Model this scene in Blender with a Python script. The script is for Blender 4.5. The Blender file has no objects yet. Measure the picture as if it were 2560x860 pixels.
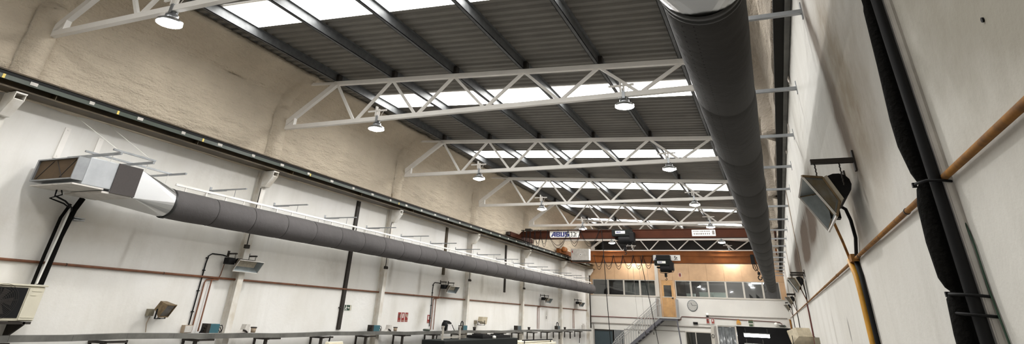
import bpy, math, random
from mathutils import Vector, Matrix, noise
random.seed(7)
H = 2.7                      # eye height above the floor; builders below give z relative to the eye
C = bpy.context.scene.collection
PI = math.pi
ORD = ['first', 'second', 'third', 'fourth', 'fifth', 'sixth', 'seventh', 'eighth', 'ninth', 'tenth', 'eleventh',
       'twelfth', 'thirteenth', 'fourteenth', 'fifteenth', 'sixteenth', 'seventeenth', 'eighteenth']

# ------------------------------------------------------------------ materials
def mat(name, col, rough=0.6, metal=0.0, var=0.0, scale=4.0, bump=0.0, bscale=None, col2=None, spec=None, detail=6):
    m = bpy.data.materials.new(name); m.use_nodes = True
    nt = m.node_tree; b = nt.nodes['Principled BSDF']
    b.inputs['Base Color'].default_value = (*col, 1)
    b.inputs['Roughness'].default_value = rough
    b.inputs['Metallic'].default_value = metal
    if spec is not None: b.inputs['Specular IOR Level'].default_value = spec
    if var > 0 or col2:
        g = nt.nodes.new('ShaderNodeNewGeometry')
        n = nt.nodes.new('ShaderNodeTexNoise'); n.inputs['Scale'].default_value = scale
        n.inputs['Detail'].default_value = detail; n.inputs['Roughness'].default_value = 0.6
        nt.links.new(g.outputs['Position'], n.inputs['Vector'])
        r = nt.nodes.new('ShaderNodeValToRGB')
        c2 = col2 or tuple(c * (1 - var) for c in col)
        r.color_ramp.elements[0].position = 0.35; r.color_ramp.elements[0].color = (*c2, 1)
        r.color_ramp.elements[1].position = 0.65; r.color_ramp.elements[1].color = (*col, 1)
        nt.links.new(n.outputs['Fac'], r.inputs['Fac']); nt.links.new(r.outputs['Color'], b.inputs['Base Color'])
    if bump > 0:
        g = nt.nodes.new('ShaderNodeNewGeometry')
        n = nt.nodes.new('ShaderNodeTexNoise'); n.inputs['Scale'].default_value = bscale or scale * 4
        n.inputs['Detail'].default_value = 5
        nt.links.new(g.outputs['Position'], n.inputs['Vector'])
        bp = nt.nodes.new('ShaderNodeBump'); bp.inputs['Strength'].default_value = bump; bp.inputs['Distance'].default_value = 0.05
        nt.links.new(n.outputs['Fac'], bp.inputs['Height']); nt.links.new(bp.outputs['Normal'], b.inputs['Normal'])
    return m

def emit(name, col, strength):
    m = bpy.data.materials.new(name); m.use_nodes = True
    nt = m.node_tree; b = nt.nodes['Principled BSDF']
    b.inputs['Base Color'].default_value = (0.8, 0.8, 0.8, 1)
    b.inputs['Emission Color'].default_value = (*col, 1); b.inputs['Emission Strength'].default_value = strength
    return m

class N:                                         # tiny node-maths helper
    def __init__(s, nt): s.nt = nt
    def m(s, op, a, b=None, c=None):
        n = s.nt.nodes.new('ShaderNodeMath'); n.operation = op
        for i, v in enumerate((a, b, c)):
            if v is None: continue
            if isinstance(v, (int, float)): n.inputs[i].default_value = v
            else: s.nt.links.new(v, n.inputs[i])
        return n.outputs[0]
    def gauss(s, v, c, w):                       # exp(-((v-c)/w)^2)
        d = s.m('DIVIDE', s.m('SUBTRACT', v, c), w)
        return s.m('EXPONENT', s.m('MULTIPLY', s.m('MULTIPLY', d, d), -1.0))
    def noise(s, vec, scale, detail=5, rough=0.6, sc=(1, 1, 1)):
        mp = s.nt.nodes.new('ShaderNodeMapping'); mp.inputs['Scale'].default_value = sc
        s.nt.links.new(vec, mp.inputs['Vector'])
        n = s.nt.nodes.new('ShaderNodeTexNoise'); n.inputs['Scale'].default_value = scale
        n.inputs['Detail'].default_value = detail; n.inputs['Roughness'].default_value = rough
        s.nt.links.new(mp.outputs[0], n.inputs['Vector']); return n.outputs['Fac']
    def ramp(s, v, a, b):
        n = s.nt.nodes.new('ShaderNodeMapRange'); n.inputs['From Min'].default_value = a; n.inputs['From Max'].default_value = b
        s.nt.links.new(v, n.inputs['Value']); return n.outputs[0]
    def mix(s, f, a, b):
        n = s.nt.nodes.new('ShaderNodeMix'); n.data_type = 'RGBA'
        s.nt.links.new(f, n.inputs['Factor'])
        for k, v in ((6, a), (7, b)):
            if isinstance(v, tuple): n.inputs[k].default_value = (*v, 1)
            else: s.nt.links.new(v, n.inputs[k])
        return n.outputs[2]

def wall_paint(name, base, dirt, stains_and_shade):
    """white paint with grime and painted-in shade: stains = (y, dy_per_z, z_centre, width, z_half, strength)"""
    m = bpy.data.materials.new(name); m.use_nodes = True
    nt = m.node_tree; b = nt.nodes['Principled BSDF']; b.inputs['Roughness'].default_value = 0.75
    n = N(nt); g = nt.nodes.new('ShaderNodeNewGeometry'); P = g.outputs['Position']
    sp = nt.nodes.new('ShaderNodeSeparateXYZ'); nt.links.new(P, sp.inputs[0])
    y, z = sp.outputs['Y'], sp.outputs['Z']
    big = n.ramp(n.noise(P, 0.55, 6), 0.38, 0.72)
    streak = n.ramp(n.noise(P, 1.6, 7, 0.65, (1, 1, 0.16)), 0.48, 0.78)
    c = n.mix(n.m('MULTIPLY', big, 0.55), base, dirt)
    c = n.mix(n.m('MULTIPLY', streak, 0.38), c, tuple(d * 0.8 for d in dirt))
    for (y0, k, z0, w, zh, st, col) in stains_and_shade:
        yc = n.m('ADD', n.m('MULTIPLY', n.m('SUBTRACT', z, z0 + H), k), y0)
        wob = n.m('MULTIPLY', n.m('SUBTRACT', n.noise(P, 2.2, 5), 0.5), w * 1.6)
        d = n.m('DIVIDE', n.m('ADD', n.m('SUBTRACT', y, yc), wob), w)
        gy = n.m('EXPONENT', n.m('MULTIPLY', n.m('MULTIPLY', d, d), -1.0))
        dz = n.m('DIVIDE', n.m('SUBTRACT', z, z0 + H), zh)
        gz = n.m('EXPONENT', n.m('MULTIPLY', n.m('POWER', n.m('ABSOLUTE', dz), 4.0), -1.0))
        f = n.m('MULTIPLY', n.m('MULTIPLY', gy, gz), st * 1.2)
        f = n.m('MULTIPLY', f, n.m('ADD', n.m('MULTIPLY', n.noise(P, 5, 6), 0.9), 0.45))
        c = n.mix(n.m('MINIMUM', f, 1.0), c, col)
    nt.links.new(c, b.inputs['Base Color'])
    bp = nt.nodes.new('ShaderNodeBump'); bp.inputs['Strength'].default_value = 0.25; bp.inputs['Distance'].default_value = 0.02
    nt.links.new(n.noise(P, 9, 6), bp.inputs['Height']); nt.links.new(bp.outputs[0], b.inputs['Normal'])
    return m

BR = (0.16, 0.11, 0.075); GREY = (0.36, 0.33, 0.28); PALE = (0.40, 0.37, 0.30)
M = {}
M['wall_l'] = wall_paint('painted_wall_left', (0.82, 0.81, 0.785), (0.68, 0.65, 0.58), [
    (7.4, 0.3, 1.15, 1.3, 0.30, 0.30, (0.52, 0.45, 0.35)),
    (8.2, 0.08, 0.86, 0.05, 0.34, 0.4, GREY), (25, 0, 0.93, 60, 0.28, 0.14, PALE),
    (14.6, 0, 1.0, 0.5, 0.5, 0.35, GREY), (17.5, 0, 1.1, 0.12, 0.4, 0.6, GREY), (19.4, 0, 0.9, 0.10, 0.45, 0.6, GREY),
    (19.7, 0.3, -0.1, 0.28, 0.5, 0.5, PALE), (33.0, 0.3, 0.1, 0.25, 0.25, 0.55, GREY), (24.6, 0, 1.1, 0.15, 0.4, 0.5, GREY),
    (21.2, 0, 1.0, 0.4, 0.6, 0.5, BR), (26.0, 0, 0.9, 1.2, 0.2, 0.4, GREY), (10.5, 0, 2.6, 0.7, 0.5, 0.35, PALE)])
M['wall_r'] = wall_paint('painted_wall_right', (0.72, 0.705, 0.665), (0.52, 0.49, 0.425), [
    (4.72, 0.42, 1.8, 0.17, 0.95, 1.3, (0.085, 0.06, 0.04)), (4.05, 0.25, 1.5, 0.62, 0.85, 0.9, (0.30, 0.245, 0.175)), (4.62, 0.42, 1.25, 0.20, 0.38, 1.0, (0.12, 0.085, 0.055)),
    (9.3, -0.9, 1.42, 0.8, 0.32, 2.6, BR), (12.0, 0, 1.33, 1.5, 0.32, 1.8, BR), (17, 0, 1.35, 2.0, 0.36, 1.6, BR), (24, 0, 1.5, 1.2, 0.5, 0.7, BR),
    (5.0, 0, 0.78, 0.28, 0.30, 0.8, (0.30, 0.24, 0.17)), (7.42, 0, 0.0, 0.05, 0.10, 0.9, (0.12, 0.11, 0.09)),
    (8.6, 0, 1.9, 0.25, 0.8, 0.5, GREY), (2.0, 0.7, 0.95, 0.30, 0.35, 0.55, GREY), (1.7, 0.7, 1.0, 0.14, 0.4, 0.5, GREY),
    (9.4, 0, 0.0, 0.10, 0.2, 0.5, GREY), (1.7, 0.5, 1.1, 1.0, 0.75, 1.0, (0.34, 0.315, 0.26))])  # last patch: dirt plus the duct's shade, painted onto the upper near wall
M['wall_b'] = mat('painted_wall_back', (0.74, 0.725, 0.685), 0.75, var=0.08, scale=0.8)
M['white'] = mat('white_steel_paint', (0.90, 0.87, 0.83), 0.5, var=0.06, scale=3)
M['column'] = mat('white_column_paint', (0.80, 0.785, 0.75), 0.6, col2=(0.60, 0.55, 0.47), var=0.18, scale=2.5)
M['galv'] = mat('galvanised_steel', (0.36, 0.375, 0.39), 0.38, 0.75, var=0.18, scale=6)
M['galv_flat'] = mat('galvanised_casing', (0.46, 0.48, 0.50), 0.45, 0.45, var=0.12, scale=5)
M['galv_bright'] = mat('bright_zinc_sheet', (0.62, 0.63, 0.64), 0.28, 0.95)
M['purlin'] = mat('zinc_purlin', (0.13, 0.135, 0.14), 0.5, 0.2, var=0.3, scale=7)
M['roof'] = mat('dull_roof_sheet', (0.205, 0.192, 0.172), 0.6, 0.15, var=0.22, scale=1.2)
M['black'] = mat('matt_black', (0.007, 0.007, 0.0075), 0.6, spec=0.2)
M['rubber'] = mat('black_foam_lagging', (0.007, 0.0067, 0.006), 0.9, bump=0.3, bscale=60, spec=0.08)
M['darksteel'] = mat('dark_steel', (0.035, 0.028, 0.022), 0.6, 0.3, var=0.4, scale=8)
M['brownbeam'] = mat('oily_brown_beam', (0.075, 0.050, 0.019), 0.6, 0.0, var=0.55, scale=3)
M['blackbeam'] = mat('sooty_black_beam', (0.013, 0.012, 0.010), 0.8, spec=0.15)
M['rail'] = mat('crane_rail_steel', (0.16, 0.11, 0.08), 0.55, 0.5, var=0.3, scale=5)
M['conductor'] = mat('green_grey_plastic', (0.050, 0.064, 0.050), 0.45)
M['white_plastic'] = mat('white_plastic', (0.75, 0.74, 0.70), 0.4)
M['yellow'] = mat('yellow_marker', (0.80, 0.62, 0.15), 0.5)
M['fabric'] = mat('grey_duct_fabric', (0.092, 0.085, 0.086), 0.9, var=0.10, scale=2.5, bump=0.25, bscale=7)
M['seam'] = mat('dark_duct_seam', (0.030, 0.027, 0.027), 0.9)
M['clamp'] = mat('black_clamp_band', (0.015, 0.015, 0.015), 0.5)
M['darkpanel'] = mat('dark_brown_panel', (0.055, 0.047, 0.045), 0.75, var=0.1, scale=40)
M['fan'] = mat('dusty_dark_fan', (0.022, 0.018, 0.015), 0.8)
M['filter'] = mat('brown_filter_mesh', (0.115, 0.075, 0.04), 0.85, var=0.25, scale=3)
M['cream'] = mat('cream_casing', (0.66, 0.62, 0.50), 0.5, var=0.08, scale=4)
M['pipe'] = mat('red_primer_pipe', (0.21, 0.080, 0.036), 0.55, var=0.35, scale=5)
M['pipe_or'] = mat('ochre_gas_pipe', (0.34, 0.155, 0.032), 0.75, spec=0.15, scale=14, col2=(0.17, 0.085, 0.035))
M['pipe_ye'] = mat('yellow_gas_pipe', (0.62, 0.30, 0.025), 0.45, var=0.3, scale=8)
M['pipe_red'] = mat('dark_red_pipe', (0.115, 0.028, 0.022), 0.5)
M['pipe_grey'] = mat('grey_conduit', (0.30, 0.275, 0.25), 0.5)
M['hood'] = mat('aged_reflector_sheet', (0.25, 0.25, 0.23), 0.5, 0.4, var=0.45, scale=7, col2=(0.17, 0.13, 0.07))
M['hood_in'] = mat('reflector_inside', (0.25, 0.28, 0.285), 0.45, 0.5, var=0.3, scale=8)
M['ceramic'] = mat('pale_ceramic_burner', (0.50, 0.45, 0.36), 0.7, var=0.25, scale=20)
M['spotbrown'] = mat('brown_lamp_casing', (0.21, 0.145, 0.072), 0.6, var=0.5, scale=12)
M['spotcream'] = mat('cream_lamp_casing', (0.60, 0.52, 0.38), 0.55, var=0.25, scale=12)
M['glass_dark'] = mat('dark_lamp_glass', (0.02, 0.017, 0.013), 0.15)
M['teal'] = mat('teal_enamel', (0.030, 0.115, 0.145), 0.5, var=0.1, scale=10)
M['slate'] = mat('slate_box', (0.07, 0.09, 0.10), 0.5)
M['tray'] = mat('weathered_grey_tray', (0.15, 0.147, 0.133), 0.6, 0.1, var=0.45, scale=2.2)
M['oldbox'] = mat('olive_grey_box', (0.22, 0.195, 0.14), 0.7)
M['tan'] = mat('tan_box', (0.42, 0.33, 0.24), 0.7, var=0.2, scale=20)
M['greybox'] = mat('light_grey_box', (0.62, 0.59, 0.55), 0.6, var=0.2, scale=8)
M['crane_red'] = mat('red_oxide_girder', (0.062, 0.018, 0.008), 0.65, spec=0.15, var=0.25, scale=2)
M['crane_or'] = mat('orange_brown_girder', (0.20, 0.062, 0.012), 0.6, spec=0.2, var=0.28, scale=1.8)
M['orange'] = mat('orange_motor', (0.45, 0.16, 0.04), 0.5, var=0.3, scale=10)
M['plate'] = mat('white_sign_plate', (0.78, 0.77, 0.74), 0.5)
M['blue'] = mat('dark_blue_lettering', (0.012, 0.018, 0.14), 0.5)
M['ink'] = mat('black_lettering', (0.02, 0.02, 0.02), 0.5)
M['inkgrey'] = mat('faded_grey_lettering', (0.22, 0.20, 0.19), 0.6)
M['red'] = mat('red_sign', (0.27, 0.018, 0.016), 0.5)
M['green'] = mat('dark_green_sign', (0.02, 0.055, 0.030), 0.45)
M['olive'] = mat('olive_sign', (0.14, 0.17, 0.09), 0.45)
M['amber'] = mat('amber_sign', (0.62, 0.30, 0.04), 0.45)
M['floor'] = mat('grey_workshop_floor', (0.15, 0.145, 0.135), 0.5, var=0.25, scale=0.7)
M['machine_dark'] = mat('black_green_machine', (0.012, 0.014, 0.013), 0.8, spec=0.15)
M['wood'] = mat('pale_wood_panel', (0.56, 0.36, 0.205), 0.5, var=0.14, scale=2.5)
M['doorwood'] = mat('varnished_door_wood', (0.58, 0.33, 0.13), 0.45, var=0.22, scale=5)
M['alu'] = mat('grey_aluminium', (0.50, 0.47, 0.42), 0.45, 0.4)
M['guard'] = mat('grey_guard_sheet', (0.34, 0.34, 0.34), 0.55, 0.2)
M['stair'] = mat('grey_stair_steel', (0.42, 0.42, 0.41), 0.5, 0.3)
M['stringer'] = mat('dark_grey_stringer', (0.10, 0.10, 0.115), 0.5, 0.2)
M['office_dark'] = mat('office_dark_wall', (0.16, 0.14, 0.13), 0.8)
M['office_floor'] = mat('office_grey', (0.22, 0.21, 0.20), 0.8)
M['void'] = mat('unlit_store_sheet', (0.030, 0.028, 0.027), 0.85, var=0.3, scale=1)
M['blind'] = mat('grey_blind', (0.26, 0.25, 0.235), 0.8)
M['cardboard'] = mat('pale_box', (0.70, 0.74, 0.68), 0.7)
M['bluedoor'] = mat('dark_blue_door', (0.035, 0.055, 0.065), 0.4)
M['strip'] = mat('grey_pvc_strip', (0.16, 0.17, 0.175), 0.15, var=0.4, scale=4)
M['clockface'] = mat('clock_face', (0.42, 0.415, 0.39), 0.5)
M['siren'] = mat('white_globe', (0.85, 0.84, 0.80), 0.3)
M['cloth'] = mat('white_cloth', (0.75, 0.73, 0.72), 0.8)
M['plasticbag'] = mat('torn_plastic', (0.70, 0.62, 0.56), 0.6)
M['lens'] = emit('lit_lamp_lens', (1.0, 0.985, 0.965), 215.0)
M['skylight'] = emit('daylit_translucent_sheet', (1.0, 0.99, 0.95), 8.5)
M['tube'] = emit('lit_fluorescent_tube', (1.0, 1.0, 1.0), 22.0)

def glass():
    m = bpy.data.materials.new('window_glass'); m.use_nodes = True
    nt = m.node_tree; nt.nodes.clear()
    o = nt.nodes.new('ShaderNodeOutputMaterial'); mx = nt.nodes.new('ShaderNodeMixShader')
    t = nt.nodes.new('ShaderNodeBsdfTransparent'); t.inputs[0].default_value = (0.75, 0.78, 0.78, 1)
    g = nt.nodes.new('ShaderNodeBsdfGlossy'); g.inputs['Roughness'].default_value = 0.03
    f = nt.nodes.new('ShaderNodeFresnel'); f.inputs[0].default_value = 1.5
    a = nt.nodes.new('ShaderNodeMath'); a.operation = 'ADD'; a.inputs[1].default_value = 0.05
    nt.links.new(f.outputs[0], a.inputs[0]); nt.links.new(a.outputs[0], mx.inputs[0])
    nt.links.new(t.outputs[0], mx.inputs[1]); nt.links.new(g.outputs[0], mx.inputs[2]); nt.links.new(mx.outputs[0], o.inputs[0])
    return m
M['glass'] = glass()

def foam(nm_, c, v):
    m = mat(nm_, c, 0.9, var=v, scale=1.2)
    nt = m.node_tree; n = N(nt); b = nt.nodes['Principled BSDF']
    g = nt.nodes.new('ShaderNodeNewGeometry'); P = g.outputs['Position']
    h = n.m('ADD', n.m('MULTIPLY', n.noise(P, 2.6, 6, 0.62, (1, 0.55, 2.4)), 1.0), n.m('MULTIPLY', n.noise(P, 22, 4), 0.25))
    bp = nt.nodes.new('ShaderNodeBump'); bp.inputs['Strength'].default_value = 0.9; bp.inputs['Distance'].default_value = 0.16
    nt.links.new(h, bp.inputs['Height']); nt.links.new(bp.outputs[0], b.inputs['Normal'])
    return m
M['foam'] = foam('sprayed_tan_foam', (0.70, 0.605, 0.475), 0.12)
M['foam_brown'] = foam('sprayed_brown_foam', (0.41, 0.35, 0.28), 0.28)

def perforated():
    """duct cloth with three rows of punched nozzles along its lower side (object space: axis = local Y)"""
    m = mat('perforated_shaded_duct_fabric', (0.036, 0.034, 0.033), 0.9, var=0.10, scale=2.5, bump=0.2, bscale=7)  # darker than the left duct's cloth: underside shade put into the colour
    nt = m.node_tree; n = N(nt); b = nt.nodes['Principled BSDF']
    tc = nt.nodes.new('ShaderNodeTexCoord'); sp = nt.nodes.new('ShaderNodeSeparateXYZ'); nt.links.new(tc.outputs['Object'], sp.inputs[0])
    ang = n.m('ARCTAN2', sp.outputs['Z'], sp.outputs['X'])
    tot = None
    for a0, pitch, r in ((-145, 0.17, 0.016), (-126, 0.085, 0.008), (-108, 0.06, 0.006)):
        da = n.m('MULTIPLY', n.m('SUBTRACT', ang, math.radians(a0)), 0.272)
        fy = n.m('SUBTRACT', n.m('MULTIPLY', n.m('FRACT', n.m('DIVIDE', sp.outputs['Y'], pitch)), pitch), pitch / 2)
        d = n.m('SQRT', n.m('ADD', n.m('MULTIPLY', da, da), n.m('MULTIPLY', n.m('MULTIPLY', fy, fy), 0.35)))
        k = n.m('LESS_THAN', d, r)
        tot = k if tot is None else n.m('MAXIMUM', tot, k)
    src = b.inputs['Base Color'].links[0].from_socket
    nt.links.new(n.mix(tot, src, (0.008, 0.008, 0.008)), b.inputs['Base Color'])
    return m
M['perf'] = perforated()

# ------------------------------------------------------------------ mesh builder
class MB:
    def __init__(s): s.v = []; s.f = []; s.sm = []
    def add(s, vs, fs, smooth=False):
        o = len(s.v); s.v += [tuple(p) for p in vs]
        for f in fs: s.f.append([i + o for i in f]); s.sm.append(smooth)
        return s
    def box(s, x0, x1, y0, y1, z0, z1):
        vs = [(x, y, z) for z in (z0, z1) for y in (y0, y1) for x in (x0, x1)]
        return s.add(vs, [(0, 2, 3, 1), (4, 5, 7, 6), (0, 1, 5, 4), (2, 6, 7, 3), (0, 4, 6, 2), (1, 3, 7, 5)])
    def cbox(s, c, d):
        return s.box(c[0] - d[0] / 2, c[0] + d[0] / 2, c[1] - d[1] / 2, c[1] + d[1] / 2, c[2] - d[2] / 2, c[2] + d[2] / 2)
    def hexa(s, a, b):                         # two quads (4 points each, same winding)
        return s.add(list(a) + list(b), [(3, 2, 1, 0), (4, 5, 6, 7), (0, 1, 5, 4), (1, 2, 6, 5), (2, 3, 7, 6), (3, 0, 4, 7)])
    def bar(s, p, q, w, h, up=(0, 0, 1)):
        p, q = Vector(p), Vector(q); d = (q - p).normalized(); u = Vector(up)
        sd = d.cross(u)
        if sd.length < 1e-4: sd = d.cross(Vector((0, 1, 0)))
        sd.normalize(); u = sd.cross(d)
        a = sd * w / 2; b = u * h / 2
        return s.hexa([p - a - b, p + a - b, p + a + b, p - a + b], [q - a - b, q + a - b, q + a + b, q - a + b])
    def tube(s, pts, r, n=10, cap=True):
        pts = [Vector(p) for p in pts]; k = len(pts)
        rs = r if isinstance(r, (list, tuple)) else [r] * k
        t = [(pts[min(i + 1, k - 1)] - pts[max(i - 1, 0)]).normalized() for i in range(k)]
        a = t[0].orthogonal().normalized(); vs = []; fs = []
        for i in range(k):
            a = (a - t[i] * a.dot(t[i])).normalized(); b = t[i].cross(a)
            for j in range(n):
                th = 2 * PI * j / n; vs.append(pts[i] + (a * math.cos(th) + b * math.sin(th)) * rs[i])
        for i in range(k - 1):
            for j in range(n):
                fs.append((i * n + j, i * n + (j + 1) % n, (i + 1) * n + (j + 1) % n, (i + 1) * n + j))
        s.add(vs, fs, True)
        if cap:
            s.add(vs[:n], [tuple(range(n - 1, -1, -1))]); s.add(vs[-n:], [tuple(range(n))])
        return s
    def lathe(s, prof, c, axis='Z', n=24, smooth=True, sgn=1):   # prof = [(r, h)...] along axis
        vs = []; fs = []; k = len(prof)
        for r, h in prof:
            for j in range(n):
                th = 2 * PI * j / n; a, b = r * math.cos(th), r * math.sin(th)
                vs.append({'Z': (c[0] + a, c[1] + b, c[2] + h), 'Y': (c[0] + a, c[1] + h, c[2] + b), 'X': (c[0] + h, c[1] + a, c[2] + b)}[axis])
        for i in range(k - 1):
            for j in range(n):
                q = (i * n + j, i * n + (j + 1) % n, (i + 1) * n + (j + 1) % n, (i + 1) * n + j)
                fs.append(q if axis != 'Y' else q[::-1])
        s.add(vs, fs, smooth); return s
    def disc(s, c, r, axis='Z', n=24, t=0.01):
        return s.lathe([(1e-4, -t / 2), (r, -t / 2), (r, t / 2), (1e-4, t / 2)], c, axis, n, False)
    def prism(s, pts, ext):                    # closed outline + extrusion vector
        n = len(pts); e = Vector(ext); a = [Vector(p) for p in pts]
        return s.add(a + [p + e for p in a], [tuple(range(n - 1, -1, -1)), tuple(range(n, 2 * n))] +
                     [(i, (i + 1) % n, (i + 1) % n + n, i + n) for i in range(n)])
    def build(s, name, m, parent=None, bevel=0.0, fix=True):
        off = Vector((0, 0, -H)); r = parent
        while r is not None and r.parent is not None: r = r.parent
        if r is not None and '_base' in r: off = Vector(r['_base']) + off
        me = bpy.data.meshes.new(name); me.from_pydata([tuple(Vector(p) - off) for p in s.v], [], s.f)
        me.polygons.foreach_set('use_smooth', s.sm)
        if fix:
            import bmesh
            b = bmesh.new(); b.from_mesh(me); bmesh.ops.recalc_face_normals(b, faces=b.faces); b.to_mesh(me); b.free()
        me.materials.append(m); me.update()
        o = bpy.data.objects.new(name, me); C.objects.link(o)
        if parent is not None: o.parent = parent
        if bevel:
            md = o.modifiers.new('bevel', 'BEVEL'); md.width = bevel; md.segments = 2; md.limit_method = 'ANGLE'
        return o

def tag(o, label=None, cat=None, group=None, kind=None):
    if label: o['label'] = label
    if cat: o['category'] = cat
    if group: o['group'] = group
    if kind: o['kind'] = kind
    return o
def thing(name, label, cat, loc, group=None):
    """an Empty at the thing's base; loc has eye-relative z"""
    o = bpy.data.objects.new(name, None); C.objects.link(o); o.empty_display_size = 0.1
    o.location = (loc[0], loc[1], loc[2] + H); o['_base'] = (loc[0], loc[1], loc[2] + H)
    return tag(o, label, cat, group)
def struct(name, mb, m, parent=None):
    o = mb.build(name, m, parent)
    if parent is None: o['kind'] = 'structure'
    return o
def solo(name, mb, m, label, cat, group=None, bevel=0.0):
    return tag(mb.build(name, m, None, bevel), label, cat, group)
def dup(root, dx=0, dy=0, dz=0, label=None):
    def cp(o, par):
        c = o.copy(); C.objects.link(c)
        if par is not None: c.parent = par
        for ch in o.children: cp(ch, c)
        return c
    r = cp(root, None); r.location = root.location + Vector((dx, dy, dz))
    if label: r['label'] = label
    return r
def text_mesh(txt, size, bold=0.0):
    cu = bpy.data.curves.new('t', 'FONT'); cu.body = txt; cu.size = size; cu.offset = bold; cu.extrude = 0.002; cu.resolution_u = 4
    o = bpy.data.objects.new('t', cu); C.objects.link(o)
    me = bpy.data.meshes.new_from_object(o.evaluated_get(bpy.context.evaluated_depsgraph_get()))
    vs = [v.co.copy() for v in me.vertices]; fs = [tuple(p.vertices) for p in me.polygons]
    bpy.data.objects.remove(o); bpy.data.curves.remove(cu); bpy.data.meshes.remove(me)
    return vs, fs
def sag(p, q, d, n=10):
    p, q = Vector(p), Vector(q)
    return [p.lerp(q, i / n) - Vector((0, 0, 4 * d * (i / n) * (1 - i / n))) for i in range(n + 1)]

# ------------------------------------------------------------------ room constants
XL, XR, YB = -11.6, 0.64, 41.47
T = [5.23, 11.18, 17.05, 23.13, 29.20, 35.25, 41.20]
FL = -H
zroof = lambda x: 5.43 - 0.0556 * (x + 9.85)

# ------------------------------------------------------------------ shell
struct('floor', MB().box(-11.9, 1.0, -8, 52, FL - 0.2, FL), M['floor'])
struct('wall_left', MB().box(XL - 0.25, XL, -8, YB + 0.2, FL, 3.3), M['wall_l'])
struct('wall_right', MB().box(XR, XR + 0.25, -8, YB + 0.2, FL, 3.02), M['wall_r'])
struct('wall_front', MB().box(-11.85, 0.89, -8.2, -8, FL, 6.2), M['wall_b'])

def foam_wall(name, prof, nx, y0, y1, dy, sgn, fm='foam'):
    mb = MB(); ny = int((y1 - y0) / dy); L = [0]
    for a, b in zip(prof, prof[1:]): L.append(L[-1] + math.dist(a, b))
    vs = []; fs = []
    for j in range(ny + 1):
        y = y0 + (y1 - y0) * j / ny
        near = min(abs(y - t + 0.09) for t in T + [-0.7])
        for i in range(nx + 1):
            s_ = L[-1] * i / nx; k = 0
            while k < len(L) - 2 and s_ > L[k + 1]: k += 1
            u = (s_ - L[k]) / (L[k + 1] - L[k])
            x = prof[k][0] + (prof[k + 1][0] - prof[k][0]) * u; z = prof[k][1] + (prof[k + 1][1] - prof[k][1]) * u
            d = 0.045 * noise.fractal(Vector((x, y * 0.6, z * 2.2)), 1.0, 2.0, 4) + 0.028 * noise.noise(Vector((y * 1.6, z * 8, 1)))
            d += 0.20 * math.exp(-(near / 0.13) ** 4) * (1 if z < 4.6 else 0.5)      # foamed-over posts
            vs.append((x + sgn * d, y, z - 0.3 * max(d, 0) * (1 if z > 4.9 else 0)))
    for j in range(ny):
        for i in range(nx):
            a = j * (nx + 1) + i; fs.append((a, a + 1, a + nx + 2, a + nx + 1))
    mb.add(vs, fs, True)
    o = mb.build(name, M[fm], fix=False); o['kind'] = 'structure'
    md = o.modifiers.new('thick', 'SOLIDIFY'); md.thickness = 0.12; md.offset = 1 if sgn < 0 else -1
    return o
foam_wall('wall_left_upper', [(-11.57, 2.95), (-11.57, 4.72), (-11.50, 4.95), (-11.25, 5.15), (-10.63, 5.50)], 46, -8, 47, 0.06, 1)
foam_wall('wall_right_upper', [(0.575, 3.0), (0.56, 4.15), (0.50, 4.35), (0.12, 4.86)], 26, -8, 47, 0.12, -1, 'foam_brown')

# corrugated roof, ribs run across the hall; openings where the daylight sheets lie
SKY = [(1.25, 2.25), (7.25, 8.22), (12.98, 14.02), (19.38, 20.45), (25.0, 26.32), (30.70, 31.92), (36.05, 37.6)]
SX0, SX1 = -9.83, 0.05
def corrugate(mb, y0, y1, x0, x1, dz=0.0, hh=1.0):
    y = y0; prof = []
    P = 0.25
    while y < y1 - 1e-6:
        for a, h in ((0, 0), (0.10, 0), (0.14, 0.040), (0.21, 0.040)):
            if y + a < y1: prof.append((y + a, h * hh))
        y += P
    prof.append((y1, 0))
    n = len(prof); vs = []
    for x in (x0, x1):
        for (yy, h) in prof: vs.append((x, yy, zroof(x) + h + dz))
    mb.add(vs, [(i, i + 1, n + i + 1, n + i) for i in range(n - 1)])
rf = MB(); edges = [-8.0]
for a, b in SKY: edges += [a, b]
edges.append(47.5)
for i in range(0, len(edges), 2): corrugate(rf, edges[i], edges[i + 1], -11.9, 0.9)
for a, b in SKY:
    corrugate(rf, a, b, -11.9, SX0); corrugate(rf, a, b, SX1, 0.9)
struct('ceiling', rf, M['roof'])
struct('ceiling_cover', MB().hexa([(-12.2, -8.2, zroof(-12.2) + .25), (1.2, -8.2, zroof(1.2) + .25), (1.2, 52, zroof(1.2) + .25), (-12.2, 52, zroof(-12.2) + .25)],
       [(-12.2, -8.2, zroof(-12.2) + .3), (1.2, -8.2, zroof(1.2) + .3), (1.2, 52, zroof(1.2) + .3), (-12.2, 52, zroof(-12.2) + .3)]), M['void'])
for i, (a, b) in enumerate(SKY):
    mb = MB(); corrugate(mb, a - 0.03, b + 0.03, SX0 - 0.02, SX1 + 0.02, 0.006, 0.25)
    lab = 'bright translucent roof sheet letting in daylight, in the ' + (ORD[i - 1] + ' bay behind the front truss' if i else 'bay in front of the nearest truss')
    solo('skylight_sheet', mb, M['skylight'], lab, 'skylight')

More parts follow.
